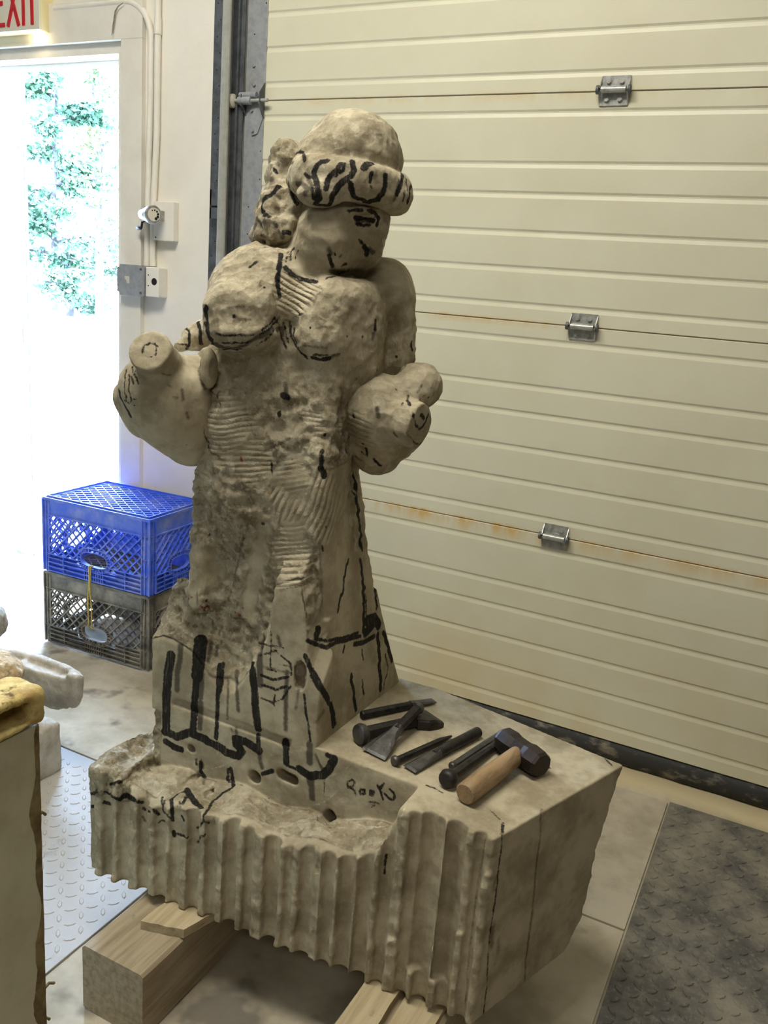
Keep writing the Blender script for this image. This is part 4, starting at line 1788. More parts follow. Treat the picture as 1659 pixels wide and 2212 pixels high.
def finish(name, g, roughfn, mat, amp=.006, sm=1, grooves=()):
    V, Q = g.mesh()
    V = smooth(V, Q, sm, .5)
    r = np.clip(roughfn(V), 0, 1)
    r = smooth(r[:, None], Q, 4, .6)[:, 0]
    N = normals(V, Q)
    nz = fbm(V, 42, 4, 5)
    n2 = fbm(V, 20, 2, 11)
    ridge = 1 - 2 * np.abs(fbm(V + .003 * n2[:, None], 34, 3, 23))
    disp = r * amp * (.42 * nz + .30 * ridge + 1.15 * (worley(V + .004 * n2[:, None], 42, 3) - .55)) + .0010 * n2 * np.clip(r * 3, 0, 1)
    cph = np.zeros(len(V))
    cms = np.zeros(len(V))
    cm2 = np.zeros(len(V))
    for c, rad, dirv, sp, am in grooves:
        dv = np.array(dirv, float)
        dv /= np.linalg.norm(dv)
        wv = .30 * fbm(V, 22, 3, 31)
        msk = np.clip((1 - np.linalg.norm(V - np.array(c), axis=1) / (rad * 1.12) + wv) / .45, 0, 1)
        ph = (V @ dv) / sp + .55 * vnoise(V, 22, 9)
        disp = disp * (1 - .85 * msk) + msk * am * .5 * (np.abs(np.sin(PI * ph)) - .6)
        r = r * (1 - .7 * msk)
        up_ = msk > cms
        cm2 = np.where(up_, cms, np.maximum(cm2, msk))
        cph[up_] = ph[up_] * PI
        cms[up_] = msk[up_]
    at_ = mark_attrs(V, strokes)
    V = V + N * disp[:, None]
    at_['rough'] = r
    at_['comb_phase'] = cph
    at_['comb'] = np.clip((cms - cm2) * 1.1, 0, 1)
    o = vmesh(name, V - SCL, Q, mat, sc, at_)
    return o


def rough_block(V):
    r = np.full(len(V), .16)
    top = (V[:, 2] > ZT - .006)
    r[top] = .07
    fy = np.interp(V[:, 0], [FLX, FRX], [FLY, FRY])
    fr_ = np.clip(1 - (V[:, 1] - fy - .020) / .012, 0, 1)
    r = np.maximum(r, .40 * fr_ * (V[:, 2] < ZT - .006))
    # ridges between the drill holes are broken, the holes are smooth
    deep = np.clip((V[:, 1] - fy) / .012, 0, 1)
    r = r * np.where(fr_ > 0, 1 - .55 * deep, 1)
    led = (V[:, 1] < np.interp(V[:, 0], [-1.06, -.69, -.48], [-1.236, -1.207, -1.213]) - .004) & (V[:, 2] > .35) & (V[:, 0] < -.5)
    r[led & (fr_ <= .5)] = .55
    left = (V[:, 0] < -1.03) & (V[:, 2] > .345)
    r[left] = 1.0
    r[(V[:, 0] > -.325) & (V[:, 1] > -1.25) & (V[:, 2] < ZT - .01)] = .05
    return r


finish('base_block', gb, rough_block, M['stone'], .0070, 1)


def rough_fig(V):
    r = np.full(len(V), .40)
    # punched belly and skirt front
    frontish = np.clip((-1.0 - V[:, 1]) / .05, 0, 1)
    z = V[:, 2]
    belly = np.interp(z, [.56, .66, .72, 1.14, 1.2], [0, .9, .85, .85, .0])
    r = np.maximum(r, belly * frontish)
    # sawn side and sawn foot
    side = np.clip((V[:, 0] - np.interp(z, [.5, .7, 1.05], [-.712, -.722, -.735])) / .01, 0, 1) * (z < 1.03)
    r = r * (1 - side) + .03 * side
    r[(z < .60) & (V[:, 1] < -1.195)] = .03
    sl_ = V[:, 1] < np.interp(V[:, 0], [-1.06, -.69], [-1.236, -1.207]) + .004
    r[sl_ & (z < .845)] = .04
    for c, rad, val in ((gf.hit(572, 1145), .026, .05), (gf.hit(564, 1182), .028, .05), (gf.hit(556, 1218), .028, .05), (gf.hit(548, 1255), .028, .05), (gf.hit(541, 1290), .028, .05), (gf.hit(535, 1322), .024, .05), (at(432, 1230, -.1), .06, .2),
                        (at(850, 600, 0), .09, .06), (at(740, 490, -.1), .075, .12), (at(690, 580, -.1), .07, .12)):
        k = ball(V, c, rad, .5)
        r = r * (1 - k) + val * k
    return r


gr = [
    (at(655, 1085, -.19), .085, RV * .94 - ZV * .30, .0098, .0036),
    (at(620, 1190, -.19), .055, ZV * .93 - RV * .3, .0090, .0032),
    (at(625, 1040, -.19), .05, ZV * .9 - RV * .35, .0085, .0028),
    (at(490, 940, -.13), .06, ZV * .97 - RV * .15, .0095, .0032),
    (at(545, 990, -.14), .05, ZV * .97 - RV * .1, .0095, .0028),
    (at(690, 920, -.15), .04, ZV * .99 - RV * .1, .0085, .0014),
    (at(645, 645, -.14), .040, ZV * .88 + RV * .45, .0085, .0026),
    (at(720, 830, -.13), .03, ZV * .99, .0080, .0016),
    (at(430, 1020, -.1), .03, ZV * .95 + RV * .2, .0090, .0022),
    (at(610, 760, -.17), .03, RV * .7 - ZV * .7, .0100, .0016),
]
finish('figure', gf, rough_fig, M['stone'], .0105, 1, gr)
finish('headdress', gh, lambda V: np.full(len(V), .36), M['stone'], .008, 1)
finish('hair', gha, lambda V: np.full(len(V), .75), M['stone'], .011, 1)
finish('vessel', gv1, lambda V: np.full(len(V), .16), M['stone'], .010, 1)
finish('vessel', gv2, lambda V: np.full(len(V), .30), M['stone'], .010, 1,
       [(at(780, 925, -.15), .035, ZV * .97 + RV * .2, .009, .0014), (at(912, 935, -.17), .028, ZV * .98 + RV * .1, .007, .0010)])
# ------------------------------------------------------------------ timbers and shims
tm = thing('timber', 'square dusty timber under the left end of the stone block', 'timber', (-.927, -1.47, .006), 0, 'timbers under the block')
bm_ = bmesh.new()


def timber(parent, w_, L, h_, mat):
    b = MB()
    nseg = 14
    secs = []
    r_ = random.Random(5)
    for i in range(nseg + 1):
        y = L * i / nseg
        c = .004 + .003 * r_.random()
        j = lambda: r_.uniform(-.0012, .0012)
        o = [(-w_ / 2 + c, 0), (w_ / 2 - c, 0), (w_ / 2, c), (w_ / 2, h_ - c), (w_ / 2 - c, h_), (-w_ / 2 + c, h_), (-w_ / 2, h_ - c), (-w_ / 2, c)]
        secs.append([Vector((x + j(), y, max(0, z + j()))) for x, z in o])
    b.sections(secs)
    return b.build('beam', mat, parent)


timber(tm, .142, .80, .139, M['timber'])
tm2 = thing('timber', 'timber under the right end of the block, mostly cut off by the frame', 'timber', (-.44, -1.44, .006), 0, 'timbers under the block')
timber(tm2, .150, .75, .139, M['timber'])


def shim(name, label, pts, z0, z1, grp=None):
    c = np.mean(pts, 0)
    t_ = thing(name, label, 'shim', (c[0], c[1], z0), 0, grp or 'wood shims between timbers and block')
    b = MB()
    jit = random.Random(int(abs(c[0]) * 1e4))
    o = []
    n = len(pts)
    for i in range(n):
        a = np.array(pts[i])
        d = np.array(pts[(i + 1) % n])
        for k in range(5):
            q = a + (d - a) * k / 5 - c[:2]
            o.append((q[0] + jit.uniform(-.0012, .0012), q[1] + jit.uniform(-.0012, .0012)))
    b.prism(o, 0, z1 - z0)
    b.build('board', M['shim'], t_)
    return t_


q = [onZ(px, py, .163)[:2] for px, py in ((303, 1990), (398, 2010), (470, 1968), (388, 1925))]
shim('wood_shim', 'pale square wood shim on the left timber under the block', q, .1455, .164)
shim('wood_shim', 'pale wood shim at the bottom edge under the right end of the block', [(-.512, -1.40), (-.452, -1.385), (-.452, -1.21), (-.512, -1.21)], .1455, .164)
shim('wood_shim', 'darker packing board beside the pale shim under the right end of the block', [(-.440, -1.43), (-.372, -1.43), (-.372, -1.20), (-.440, -1.20)], .1455, .157)

# ------------------------------------------------------------------ tools on the block
TZ = .5205


def lathe(mb, a, b_, prof, n=14, flat=None):
    """turned body from a to b_; prof = (fraction, radius)"""
    a = Vector(a)
    b_ = Vector(b_)
    mb.tube([a.lerp(b_, f) for f, r in prof], 1, n, True, [r for f, r in prof])
    return mb


def blade(mb, a, b_, w0, t0, w1, t1, up=(0, 0, 1)):
    """tapering flat from a to b_"""
    a, b_ = Vector(a), Vector(b_)
    d = (b_ - a).normalized()
    u = Vector(up)
    s_ = d.cross(u).normalized()
    u = s_.cross(d)
    secs = []
    for f in (0, .25, .5, .75, .93, 1.0):
        e = f * f * (3 - 2 * f)
        w_ = w0 + (w1 - w0) * e
        t_ = t0 + (t1 - t0) * f ** .8
        if f == 1.0:
            t_ = .0008
        p = a.lerp(b_, f)
        secs.append([p + s_ * (x * w_ / 2) + u * (y * t_ / 2) for x, y in ((-1, -.5), (-.6, -1), (.6, -1), (1, -.5), (1, .5), (.6, 1), (-.6, 1), (-1, .5))])
    mb.sections(secs)
    return mb


def tp(px, py, z):
    return Vector(onZ(px, py, z))


def tool(name, label, cat='chisel', grp=None):
    return thing(name, label, cat, (0, 0, TZ), 0, grp or 'stone carving tools lying on the block')


def off(p):
    return Vector((p[0], p[1], p[2] - TZ))


def P_(px, py, z):
    return off(tp(px, py, z))


# 1 straight point chisel lying at the back
t_ = tool('point_chisel', 'slim dark chisel lying at the back beside the foot of the figure')
r_ = .0085
a, b_ = P_(781, 1545, TZ + r_), P_(938, 1513, TZ + r_ * .6)
m = a.lerp(b_, .66)
lathe(MB(), a, m, [(0, .0075), (.02, .0088), (.5, .0088), (1, .0086)], 8).build('shank', M['iron'], t_)
blade(MB(), m, b_, .0172, .0165, .020, .003).build('point', M['iron_bare'], t_)
# 2 big mushroom-headed pitching chisel
t_ = tool('pitching_chisel', 'heavy chisel with a big round mushroomed head and wide block-shaped end')
a, b_ = P_(775, 1587, TZ + .020), P_(905, 1556, TZ + .012)
d = (b_ - a).normalized()
lathe(MB(), a - d * .004, a + d * .017, [(0, .012), (.12, .0185), (.45, .0205), (.8, .0175), (1, .0135)], 18).build('mushroom_head', M['iron_bare'], t_, smooth=True, angle=45)
lathe(MB(), a + d * .014, b_, [(0, .0125), (1, .0115)], 8).build('shank', M['iron'], t_)
e = P_(941, 1556, TZ + .009)
s2 = d.cross(Vector((0, 0, 1))).normalized()
mb = MB()
secs = []
for p, w_, h_ in ((b_ - d * .012, .024, .021), (b_ + d * .006, .052, .020), (b_ + d * .024, .060, .018), (b_ + d * .040, .058, .010)):
    p = Vector((p.x, p.y, max(p.z, h_ / 2)))
    p.z = h_ / 2 + .001
    secs.append([p + s2 * (x * w_ / 2) + Vector((0, 0, z * h_ / 2)) for x, z in ((-1, -1), (1, -1), (1, .6), (.85, 1), (-.85, 1), (-1, .6))])
mb.sections(secs)
mb.build('wide_end', M['iron'], t_)
# 3 broad flat chisel lying across it
t_ = tool('flat_chisel', 'broad flat chisel leaning across the mushroomed chisel, blade to the front')
a, c, b_ = P_(905, 1528, TZ + .040), P_(857, 1577, TZ + .027), P_(806, 1630, TZ + .004)
d = (c - a).normalized()
lathe(MB(), a - d * .006, a + d * .008, [(0, .006), (.25, .0105), (.7, .0118), (1, .0102)], 14).build('struck_head', M['iron_bare'], t_, smooth=True, angle=45)
lathe(MB(), a + d * .006, c, [(0, .0100), (.6, .0095), (1, .0085)], 8).build('shank', M['iron'], t_)
blade(MB(), c - d * .01, b_, .018, .017, .052, .004, (.0, -.25, 1)).build('blade', M['iron_bare'], t_)
# 4 thin chisel beside 5
t_ = tool('thin_chisel', 'thin chisel with a small round head under the shank of a flat chisel')
a, b_ = P_(853, 1644, TZ + .009), P_(975, 1590, TZ + .005)
d = (b_ - a).normalized()
lathe(MB(), a - d * .004, a + d * .007, [(0, .007), (.3, .0098), (.7, .0098), (1, .0066)], 14).build('struck_head', M['iron_bare'], t_, smooth=True, angle=45)
lathe(MB(), a + d * .004, b_, [(0, .0062), (.8, .0062), (1, .002)], 8).build('shank', M['iron'], t_)
# 5 flat chisel, butt to the right
t_ = tool('flat_chisel', 'flat chisel with round butt to the back, lying alone in the middle')
a, c, b_ = P_(1033, 1581, TZ + .0105), P_(938, 1631, TZ + .010), P_(884, 1662, TZ + .004)
d = (c - a).normalized()
lathe(MB(), a - d * .002, c, [(0, .0075), (.02, .0105), (.5, .0105), (.8, .0100), (1, .0085)], 12).build('shank', M['iron'], t_, smooth=True, angle=45)
blade(MB(), c - d * .012, b_, .019, .017, .030, .005).build('blade', M['iron_bare'], t_)
# 6, 7 two round-headed chisels beside the hammer
t_ = tool('round_headed_chisel', 'slim chisel with a small head, partly hidden behind the one by the hammer handle')
a, b_ = P_(977, 1656, TZ + .009), P_(1082, 1586, TZ + .006)
d = (b_ - a).normalized()
lathe(MB(), a - d * .003, a + d * .007, [(0, .006), (.3, .0085), (.7, .0085), (1, .0065)], 14).build('struck_head', M['iron_bare'], t_, smooth=True, angle=45)
lathe(MB(), a + d * .004, b_, [(0, .0072), (.7, .0075), (1, .0068)], 8).build('shank', M['iron_bare'], t_)
blade(MB(), b_ - d * .012, b_ + d * .016, .013, .012, .018, .004).build('tip', M['iron_bare'], t_)
t_ = tool('round_headed_chisel', 'chisel with a thick ball-like head lying next to the wooden hammer handle')
a, b_ = P_(965, 1684, TZ + .0165), P_(1069, 1611, TZ + .008)
d = (b_ - a).normalized()
lathe(MB(), a - d * .006, a + d * .018, [(0, .0105), (.15, .0150), (.5, .0172), (.85, .0140), (1, .0095)], 18).build('struck_head', M['iron'], t_, smooth=True, angle=45)
lathe(MB(), a + d * .014, b_, [(0, .0090), (.6, .0085), (1, .0075)], 8).build('shank', M['iron'], t_)
blade(MB(), b_ - d * .008, b_ + d * .018, .015, .014, .020, .003).build('tip', M['iron_bare'], t_)
# 8 club hammer
t_ = tool('club_hammer', 'club hammer with a short wooden handle and dark square steel head', 'hammer')
a, b_ = P_(1004, 1716, TZ + .0195), P_(1135, 1618, TZ + .024)
d = (b_ - a).normalized()
lathe(MB(), a, b_, [(0, .0165), (.015, .0188), (.1, .0192), (.4, .0185), (.7, .0172), (.93, .0162), (1, .0155)], 22).build('wooden_handle', M['handle'], t_, smooth=True, angle=45)
hd = Vector((RV[0], RV[1], 0)).normalized()
hd = (P_(1165, 1655, TZ + .024) - P_(1090, 1602, TZ + .024))
hd.z = 0
hd.normalize()
mid = (P_(1127, 1624, TZ + .0245))
sd_ = hd.cross(Vector((0, 0, 1)))
secs = []
for f, h_ in ((-.053, .0195), (-.047, .0225), (-.024, .0240), (-.012, .0215), (.012, .0215), (.024, .0240), (.047, .0225), (.053, .0195)):
    p = mid + hd * f
    c = h_ * .42
    secs.append([p + sd_ * x + Vector((0, 0, z)) for x, z in ((-h_, -c), (-c, -h_), (c, -h_), (h_, -c), (h_, c), (c, h_), (-c, h_), (-h_, c))])
MB().sections(secs).build('hammer_head', M['hammer_head'], t_)

# ------------------------------------------------------------------ milk crates
CW, CD, CH = .462, .315, .272


def clip(p, q, x0, x1, z0, z1):
    t0, t1 = 0., 1.
    dx, dz = q[0] - p[0], q[1] - p[1]
    for pp, qq in ((-dx, p[0] - x0), (dx, x1 - p[0]), (-dz, p[1] - z0), (dz, z1 - p[1])):
        if abs(pp) < 1e-9:
            if qq < 0:
                return None
            continue
        t = qq / pp
        if pp < 0:
            t0 = max(t0, t)
        else:
            t1 = min(t1, t)
    if t0 >= t1:
        return None
    return [(p[0] + dx * t0, p[1] + dz * t0), (p[0] + dx * t1, p[1] + dz * t1)]


def cut_ellipse(seg, c, rx, rz):
    """pieces of a segment outside an ellipse"""
    n = 24
    out_ = []
    cur = None
    for i in range(n + 1):
        f = i / n
        x = seg[0][0] + (seg[1][0] - seg[0][0]) * f
        z = seg[0][1] + (seg[1][1] - seg[0][1]) * f
        ok = ((x - c[0]) / rx) ** 2 + ((z - c[1]) / rz) ** 2 > 1
        if ok:
            cur = cur or [(x, z), (x, z)]
            cur[1] = (x, z)
        elif cur:
            out_.append(cur)
            cur = None
    if cur:
        out_.append(cur)
    return [s for s in out_ if s[0] != s[1]]


def panel(W_, H_, mat, parent, loc, rz):
    """one crate wall in its own x-z plane, standing upside down: solid band on top, grip low"""
    p_ = link('side_panel', None, None, parent, loc, rz)
    e = .026
    th = .010
    hz, hrx, hrz = .080, .066 if W_ > .4 else .060, .032
    x0, x1 = -W_ / 2 + e, W_ / 2 - e
    zt0 = H_ * .775
    b = MB()
    b.box((x0 - .004, -.002, zt0), (x1 + .004, .003, H_ - .006))
    b.box((x0, -.008, zt0 - .004), (x1, .004, zt0))
    b.build('solid_band', mat, p_)
    b = MB()
    zb0 = .064
    step = .033
    for s_ in (1, -1):
        k = -W_
        while k < W_ + .3:
            seg = clip((k, zb0), (k + s_ * (zt0 - zb0) * 1.0, zt0), x0, x1, zb0, zt0)
            if seg:
                for q in cut_ellipse(seg, (0, hz), hrx + .004, hrz + .006):
                    b.bar((q[0][0], -.002, q[0][1]), (q[1][0], -.002, q[1][1]), .0115 if s_ > 0 else .0045, .0045, (1, 0, 0) if False else (-(q[1][1] - q[0][1]), 0, q[1][0] - q[0][0]))
            k += step
    b.build('lattice', mat, p_)
    b = MB()
    for z in (.004, .020, .036, .052, .066):
        for q in cut_ellipse([(x0, z), (x1, z)], (0, hz), hrx + .004, hrz + .004):
            b.bar((q[0][0], -.004, z), (q[1][0], -.004, z), .012, .0028)
    b.box((x0, .001, .0), (-hrx - .02, .0035, .064))
    b.box((hrx + .02, .001, .0), (x1, .0035, .064))
    b.box((-hrx - .02, .001, .0), (hrx + .02, .0035, .042))
    k = 6
    for i in range(k + 1):
        x = x0 + (x1 - x0) * i / k
        if abs(x) > hrx + .01:
            b.bar((x, -.004, .002), (x, -.004, .066), .012, .003, (1, 0, 0))
    for i in range(9):
        x = -.04 + i * .01
        b.bar((x, -.004, .002), (x, -.004, .046), .012, .002, (1, 0, 0))
    b.build('foot_rails', mat, p_)
    b = MB()
    n = 28

    def ringpts(a, c):
        r = []
        for i in range(n):
            t = 2 * PI * i / n
            u = abs(math.cos(t)) ** .7 * (1 if math.cos(t) > 0 else -1)
            v = abs(math.sin(t)) ** .7 * (1 if math.sin(t) > 0 else -1)
            r.append((a * u, hz + c * v))
        return r
    inner, outer = ringpts(hrx - .008, hrz - .006), ringpts(hrx + .006, hrz + .008)
    for i in range(n):
        j = (i + 1) % n
        for R__, y0, y1 in ((inner, -.008, .006), (outer, -.008, .004)):
            b.bar((R__[i][0], (y0 + y1) / 2, R__[i][1]), (R__[j][0], (y0 + y1) / 2, R__[j][1]), y1 - y0, .0028, (-(R__[j][1] - R__[i][1]), 0, R__[j][0] - R__[i][0]))
        b.bar((inner[i][0], -.003, inner[i][1]), (outer[i][0], -.003, outer[i][1]), .010, .0022, (0, 0, 1) if abs(inner[i][0] - outer[i][0]) > .004 else (1, 0, 0))
    b.build('grip', mat, p_)
    return p_


def crate(name, label, mat, loc, rz, H_):
    c = thing(name, label, 'crate', loc, rz, 'stacked milk crates')
    for x, y, r in ((0, -CD / 2, 0), (0, CD / 2, PI), (-CW / 2, 0, -PI / 2), (CW / 2, 0, PI / 2)):
        panel(CW if x == 0 else CD, H_, mat, c, (x, y, 0), r)
    for sx_ in (-1, 1):
        for sy_ in (-1, 1):
            b = MB()
            e = .028
            x, y = sx_ * CW / 2, sy_ * CD / 2
            b.box((min(x, x - sx_ * .004), min(y, y - sy_ * e), 0), (max(x, x - sx_ * .004), max(y, y - sy_ * e), H_ - .006))
            b.box((min(x, x - sx_ * e), min(y, y - sy_ * .004), 0), (max(x, x - sx_ * e), max(y, y - sy_ * .004), H_ - .006))
            for q in (.066, .125, .205):
                b.bar((x - sx_ * .001, y - sy_ * e, q), (x - sx_ * .001, y + sy_ * .004, q), .010, .003)
                b.bar((x - sx_ * e, y - sy_ * .001, q), (x + sx_ * .004, y - sy_ * .001, q), .010, .003)
            for f, gx_ in ((e, 0), (e * .5, 1)):
                b.bar((x - sx_ * f, y + sy_ * .002, .0), (x - sx_ * f, y + sy_ * .002, H_ - .01), .003, .008, (0, 1, 0))
                b.bar((x + sx_ * .002, y - sy_ * f, .0), (x + sx_ * .002, y - sy_ * f, H_ - .01), .008, .003, (0, 1, 0))
            b.bar((x + sx_ * .002, y + sy_ * .002, .0), (x + sx_ * .002, y + sy_ * .002, H_ - .006), .006, .006, (0, 1, 0))
            b.build('corner_post', mat, c)
    # crate bottom, now uppermost
    b = MB()
    z = H_ - .005
    x0, x1, y0, y1 = -CW / 2 + .012, CW / 2 - .012, -CD / 2 + .012, CD / 2 - .012
    step = .047
    for s_ in (1, -1):
        k = -1.0
        while k < 1.0:
            seg = clip((k, y0), (k + s_ * (y1 - y0) * 1.35, y1), x0, x1, y0, y1)
            if seg:
                b.bar((seg[0][0], seg[0][1], z - .006), (seg[1][0], seg[1][1], z - .006), .0042 if s_ > 0 else .0032, .013 if s_ > 0 else .010)
            k += step * (1.0 if s_ > 0 else 1.0)
    for a_, b__ in (((x0, y0), (x1, y0)), ((x1, y0), (x1, y1)), ((x1, y1), (x0, y1)), ((x0, y1), (x0, y0))):
        b.bar((a_[0], a_[1], z - .006), (b__[0], b__[1], z - .006), .008, .014)
    b.build('base_grid', mat, c)
    b = MB()
    for s_, w_ in ((.0, .006), (.010, .004)):
        X0, X1, Y0, Y1 = -CW / 2 - .001 + s_, CW / 2 + .001 - s_, -CD / 2 - .001 + s_, CD / 2 + .001 - s_
        zz = H_ - .008 + s_ * .6
        for a_, b__ in (((X0, Y0), (X1, Y0)), ((X1, Y0), (X1, Y1)), ((X1, Y1), (X0, Y1)), ((X0, Y1), (X0, Y0))):
            b.bar((a_[0], a_[1], zz), (b__[0], b__[1], zz), w_, .010)
    b.build('base_rim', mat, c)
    return c


crz = math.radians(2.6)
ccx, ccy = -2.103, -.187
crate('milk_crate', 'dusty black milk crate upside down on the floor, under the blue one', M['black_crate'], (ccx, ccy, .0065), crz, .270)
crate('milk_crate', 'blue milk crate turned upside down on top of the black crate', M['blue'], (ccx, ccy, .2775), crz, .270)


def cp(x, y, z):
    c, s_ = math.cos(crz), math.sin(crz)
    return (ccx + x * c - y * s_, ccy + x * s_ + y * c, z)


st = thing('string', 'yellow string looped from the blue crate grip down to the black crate grip', 'string', (0, 0, 0))
fy_ = -CD / 2 - .0135
for dx, ph in ((-.006, 0), (.006, 1.5)):
    pts = [cp(-.012 + dx * .4, fy_ + .012, .336), cp(-.012 + dx * .6, fy_ - .002, .334)]
    for i in range(14):
        f = i / 13
        pts.append(cp(-.013 + dx * (.4 + f) + .002 * math.sin(f * 9 + ph), fy_ - .002 + .004 * math.sin(f * PI) * 0, .326 - f * .215))
    pts.append(cp(-.008 + dx * 1.8, fy_ + .006, .104))
    MB().tube(pts, .0024, 8).build('cord', M['string'], st, smooth=True)

# ------------------------------------------------------------------ stones at the left edge
def stone(name, label, cat, g, mat, amp, r, loc, sm=1):
    V, Q = g.mesh()
    V = smooth(V, Q, sm)
    N = normals(V, Q)
    V = V + N * (amp * (.6 * fbm(V, 30, 4, 3) + .5 * (1 - 2 * np.abs(fbm(V, 17, 3, 8)))))[:, None]
    L = np.array(loc)
    at_ = {k: np.full(len(V), .05) for k in ('ink', 'gray', 'red', 'pale', 'stain')}
    at_['rough'] = np.full(len(V), r)
    o = vmesh(name, V - L, Q, mat, None, at_)
    o.location = loc
    return tag(o, label, cat)


SZ = .31
gs = Grid((-2.25, -1.50, .13), (-1.36, -.80, .34), .006)
Xs, Ys, Zs = gs.ax[0][:, None, None], gs.ax[1][None, :, None], gs.ax[2][None, None, :]
A_ = [onZ(px, py, SZ)[:2] for px, py in ((57, 1491), (110, 1477), (166, 1462), (180, 1466), (178, 1455), (140, 1431), (75, 1411), (0, 1394))]
pts = [tuple(q) for q in A_]
# outline, counter-clockwise, carried on to the left beyond the frame
pl_ = [(-1.98, -1.46), pts[0], pts[2], (pts[3][0] + .004, pts[3][1]), pts[4], pts[5], pts[6], (-2.2, pts[7][1] - .06)]
d = poly_sd(Xs, Ys, pl_, .008) - .004
under = np.clip((.31 - Zs - .06) / .08, 0, 1) * .03
gs.F[:] = np.maximum(d + under, np.maximum(Zs - SZ, .150 - Zs))
# sunk field with a raised border on top
fld = [tuple(onZ(px, py, SZ)[:2]) for px, py in ((50, 1483), (140, 1460), (148, 1447), (70, 1417))] + [(-2.05, -1.0), (-2.05, -1.3)]
fld = [(-1.95, -1.36)] + fld[:4] + [(-2.1, -1.02)]
gs.F[:] = np.maximum(gs.F, -np.maximum(poly_sd(Xs, Ys, fld, .01), SZ - .016 - Zs))
gs.cap(list(onZ(40, 1440, SZ - .016)), list(onZ(72, 1420, SZ - .016)), .009, .009, .004)
stone('carved_slab', 'grey carved stone slab with a raised rim lying on a stone plinth at left', 'stone slab', gs, M['stone_grey'], .003, .25, (-1.75, -1.1, .150))
gp = Grid((-2.25, -1.52, -.01), (-1.58, -.86, .175), .007)
gp.box((-1.93, -1.19, .0760), np.eye(3), (.295, .265, .0735), .010)
stone('plinth', 'rough grey stone plinth on the floor carrying the carved slab', 'stone', gp, M['stone_grey'], .004, .2, (-1.93, -1.19, .002))
gc = Grid((-1.90, -1.32, .285), (-1.50, -.98, .42), .005)
p = onZ(24, 1478, .31)
gc.ell((p[0] - .075, p[1] - .02, .325), (RV, FH, ZV), (.095, .08, .05))
gc.box((p[0] - .09, p[1] - .03, .32), (RV, FH, ZV), (.080, .07, .034), .02, .02)
gc.F[:] = np.maximum(gc.F, .297 - gc.ax[2][None, None, :])
stone('stone_chunk', 'broken lump of stone with orange light in its colour, lying on the carved slab', 'stone', gc, M['stone_orange_lit'], .007, .8, (p[0] - .05, p[1], .297))
p = onZ(0, 1412, .31)
gk = Grid((p[0] - .26, p[1] - .16, .285), (p[0] + .06, p[1] + .20, .50), .005)
c_ = np.array([p[0] - .148, p[1] + .01, .352])
gk.box(c_, (RV, FH, ZV), (.095, .07, .042), .025)
gk.ell(c_ + np.array([-.02, 0, .020]), (RV, FH, ZV), (.075, .06, .034), .015)
gk.F[:] = np.maximum(gk.F, .313 - gk.ax[2][None, None, :])
stone('stone_fragment', 'grey rounded stone fragment at the back of the carved slab by the door', 'stone', gk, M['stone_grey'], .006, .5, tuple(p))

# ------------------------------------------------------------------ insulated box in the left foreground
ZB_ = .77
Bp = onZ(84, 1545, ZB_)
Ap = onZ(0, 1586, ZB_)
u = Ap - Bp
u[2] = 0
u /= np.linalg.norm(u)
nv = np.array([-u[1], u[0], 0.0])
if nv @ CF < 0:
    nv = -nv
ib = thing('insulated_box', 'off-white insulated panel box with crumbling yellow foam rim in the left foreground', 'box', (Bp[0], Bp[1], 0))


def L_(a, c, z):
    return tuple(u * a + nv * c + np.array([0, 0, z]))


def lbox(mb, a0, a1, c0, c1, z0, z1):
    vs = [L_(a, c, z) for z in (z0, z1) for c in (c0, c1) for a in (a0, a1)]
    mb.add(vs, [(0, 2, 3, 1), (4, 5, 7, 6), (0, 1, 5, 4), (2, 6, 7, 3), (0, 4, 6, 2), (1, 3, 7, 5)])
    return mb


lbox(MB(), .004, .60, .0, .45, 0, ZB_ - .012).build('side_panel', M['skin'], ib)
lbox(MB(), .030, .60, .052, .45, ZB_ + .02, ZB_ + .040).build('top_sheet', M['sheet'], ib)
ex_ = np.abs(u) * .33 + np.abs(nv) * .33 + .06
cc = Bp + u * .26 + nv * .2
gfm = Grid(cc - np.array([.36, .36, .06]) - .0, cc + np.array([.36, .36, .06]), .005)
fr_ = (u, nv, ZV)
gfm.box(Bp + u * .28 + nv * .026 + ZV * .016, fr_, (.288, .034, .025), .008)
gfm.box(Bp + u * .355 - nv * .005 + ZV * .0150, fr_, (.338, .040, .0135), .004, .0, 'sub')
V, Q = gfm.mesh()
V = smooth(V, Q, 1)
V = V + normals(V, Q) * (.0022 * fbm(V, 60, 4, 2))[:, None]
vmesh('foam_rim', V - np.array([Bp[0], Bp[1], 0]), Q, M['foam'], ib)
r5 = random.Random(11)
mb = MB()
secs = []
for i in range(56):
    z = .002 + i * (ZB_ - .016) / 55
    w_ = .010 + .006 * math.sin(i * .31) + .004 * math.sin(i * .83 + 1) + r5.uniform(0, .0015) + .010 * (1 - i / 55)
    e_ = r5.uniform(-.0006, .0006)
    secs.append([Vector(L_(a_, c_, z)) for a_, c_ in ((w_, .001), (w_ * .6, -.0018 + e_), (.002, -.002 + e_), (-.0015 + e_, .003), (-.001 + e_, .02), (.006, .02))])
mb.sections(secs)
for z, l_ in ((.34, .022), (.285, .012), (.62, .014)):
    p0_ = Vector(L_(.004, .004, z))
    mb.tube([p0_, p0_ + Vector(tuple(-u * l_ * .6)) + Vector((0, 0, .004)), p0_ + Vector(tuple(-u * l_)) + Vector((0, 0, -.003))], .0022, 6)
mb.build('foam_edge', simple('brown_foam', lin(128, 112, 74), lin(84, 68, 42), 16, .9, 0, .003, 80, .4, .65), ib)


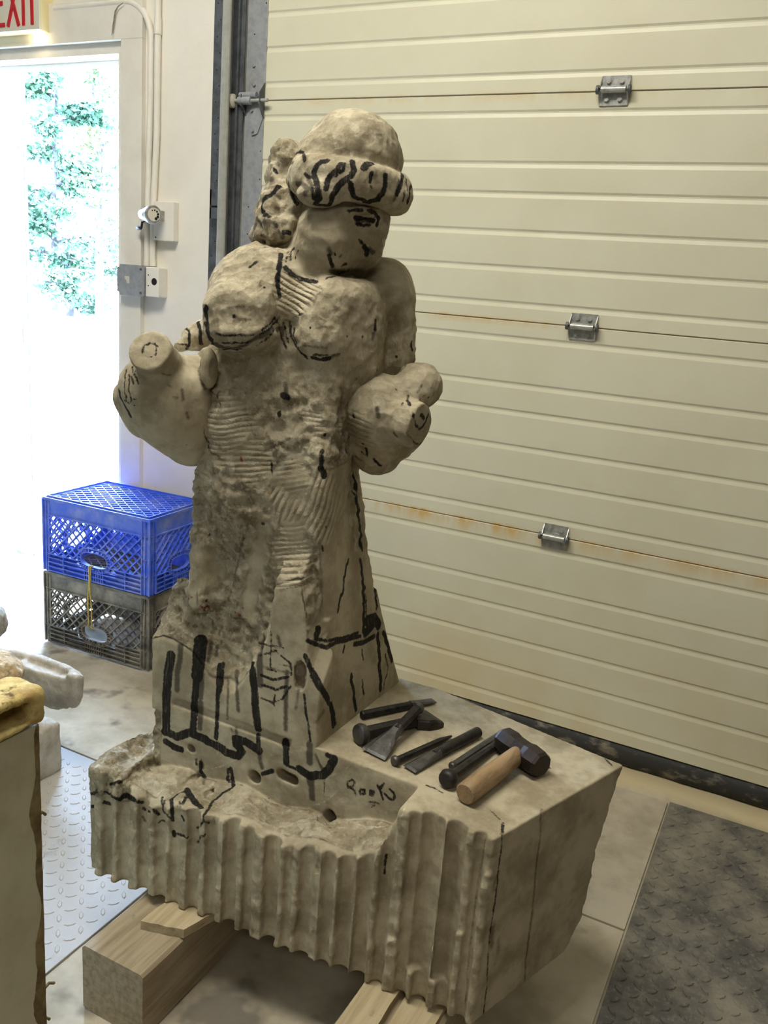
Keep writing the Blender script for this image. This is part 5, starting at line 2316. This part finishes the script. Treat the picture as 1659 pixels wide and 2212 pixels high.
# ------------------------------------------------------------------ trees outside
def tree(name, label, base, H_, R_, n, seed, mat, lean=0.0, gaps=0.0, leafs=.16, low=.1):
    t_ = thing(name, label, 'shrub' if name == 'shrub' else 'tree', base, 0, 'trees outside the doorway')
    r_ = random.Random(seed)
    MB().tube([(0, 0, -.2), (.1 * lean, 0, H_ * .4), (lean * .6, .1, H_ * .75), (lean, 0, H_ * .97)], .1, 8, True, [.13, .09, .05, .02]).build('trunk', M['bark'], t_)
    lv = MB()
    br = MB()
    nb = 22
    tips = []
    for i in range(nb):
        z = H_ * (low + (1 - low) * (i + .5) / nb)
        a = r_.uniform(0, 2 * PI)
        rr = R_ * (1.05 - .75 * (z / H_)) * r_.uniform(.7, 1.1)
        p0 = Vector((lean * (z / H_), 0, z))
        p1 = p0 + Vector((math.cos(a) * rr, math.sin(a) * rr, rr * r_.uniform(-.1, .25)))
        br.tube([p0, p0.lerp(p1, .5) + Vector((0, 0, .08 * rr)), p1], .02, 5, True, [.05, .03, .008])
        tips.append((p0, p1, rr))
    br.build('branches', M['bark'], t_)
    for k in range(n):
        p0, p1, rr = r_.choice(tips)
        f = r_.random() ** .6
        c = p0.lerp(p1, f) + Vector((r_.gauss(0, .16), r_.gauss(0, .16), r_.gauss(0, .10))) * rr * (.5 + f * .5)
        if gaps and math.sin(c.x * 2.1 + seed) * math.sin(c.z * 2.7) > 1 - gaps:
            continue
        s_ = leafs * r_.uniform(.6, 1.3)
        d1_ = Vector((r_.gauss(0, 1), r_.gauss(0, 1), r_.gauss(0, .6) - .3)).normalized()
        d2_ = d1_.cross(Vector((r_.gauss(0, 1), r_.gauss(0, 1), r_.gauss(0, 1)))).normalized()
        m_ = len(lv.v)
        lv.v += [tuple(c), tuple(c + d1_ * s_ * .5 + d2_ * s_ * .28), tuple(c + d1_ * s_), tuple(c + d1_ * s_ * .5 - d2_ * s_ * .28)]
        lv.f.append((m_, m_ + 1, m_ + 2, m_ + 3))
    me = bpy.data.meshes.new('foliage')
    me.from_pydata(lv.v, [], lv.f)
    o = link('foliage', me, mat, t_)
    o['kind'] = 'stuff'
    return t_


def gpt(px, y):
    q = onY(px, 640, y)
    return (float(q[0]), float(q[1]), -.05)


tree('leafy_tree', 'tall dense blue-green tree filling the left half of the open doorway', gpt(118, 17), 8.2, 2.5, 12500, 1, M['leaf_cool'], .2, .12, .20)
tree('leafy_tree', 'light green tree with sparse branches at the top right of the doorway', gpt(212, 24), 10.8, 3.0, 5200, 2, M['leaf'], -.5, .5, .22, .42)
tree('young_tree', 'small thin tree with layered branches low at the right of the doorway', gpt(215, 15), 4.8, 1.7, 1500, 3, M['leaf'], .1, .55, .17, .2)
tree('shrub', 'low dark shrub at the foot of the blue-green tree outside', gpt(150, 15.5), 1.7, 1.4, 1700, 4, M['leaf_cool'], .0, .2, .18, .1)
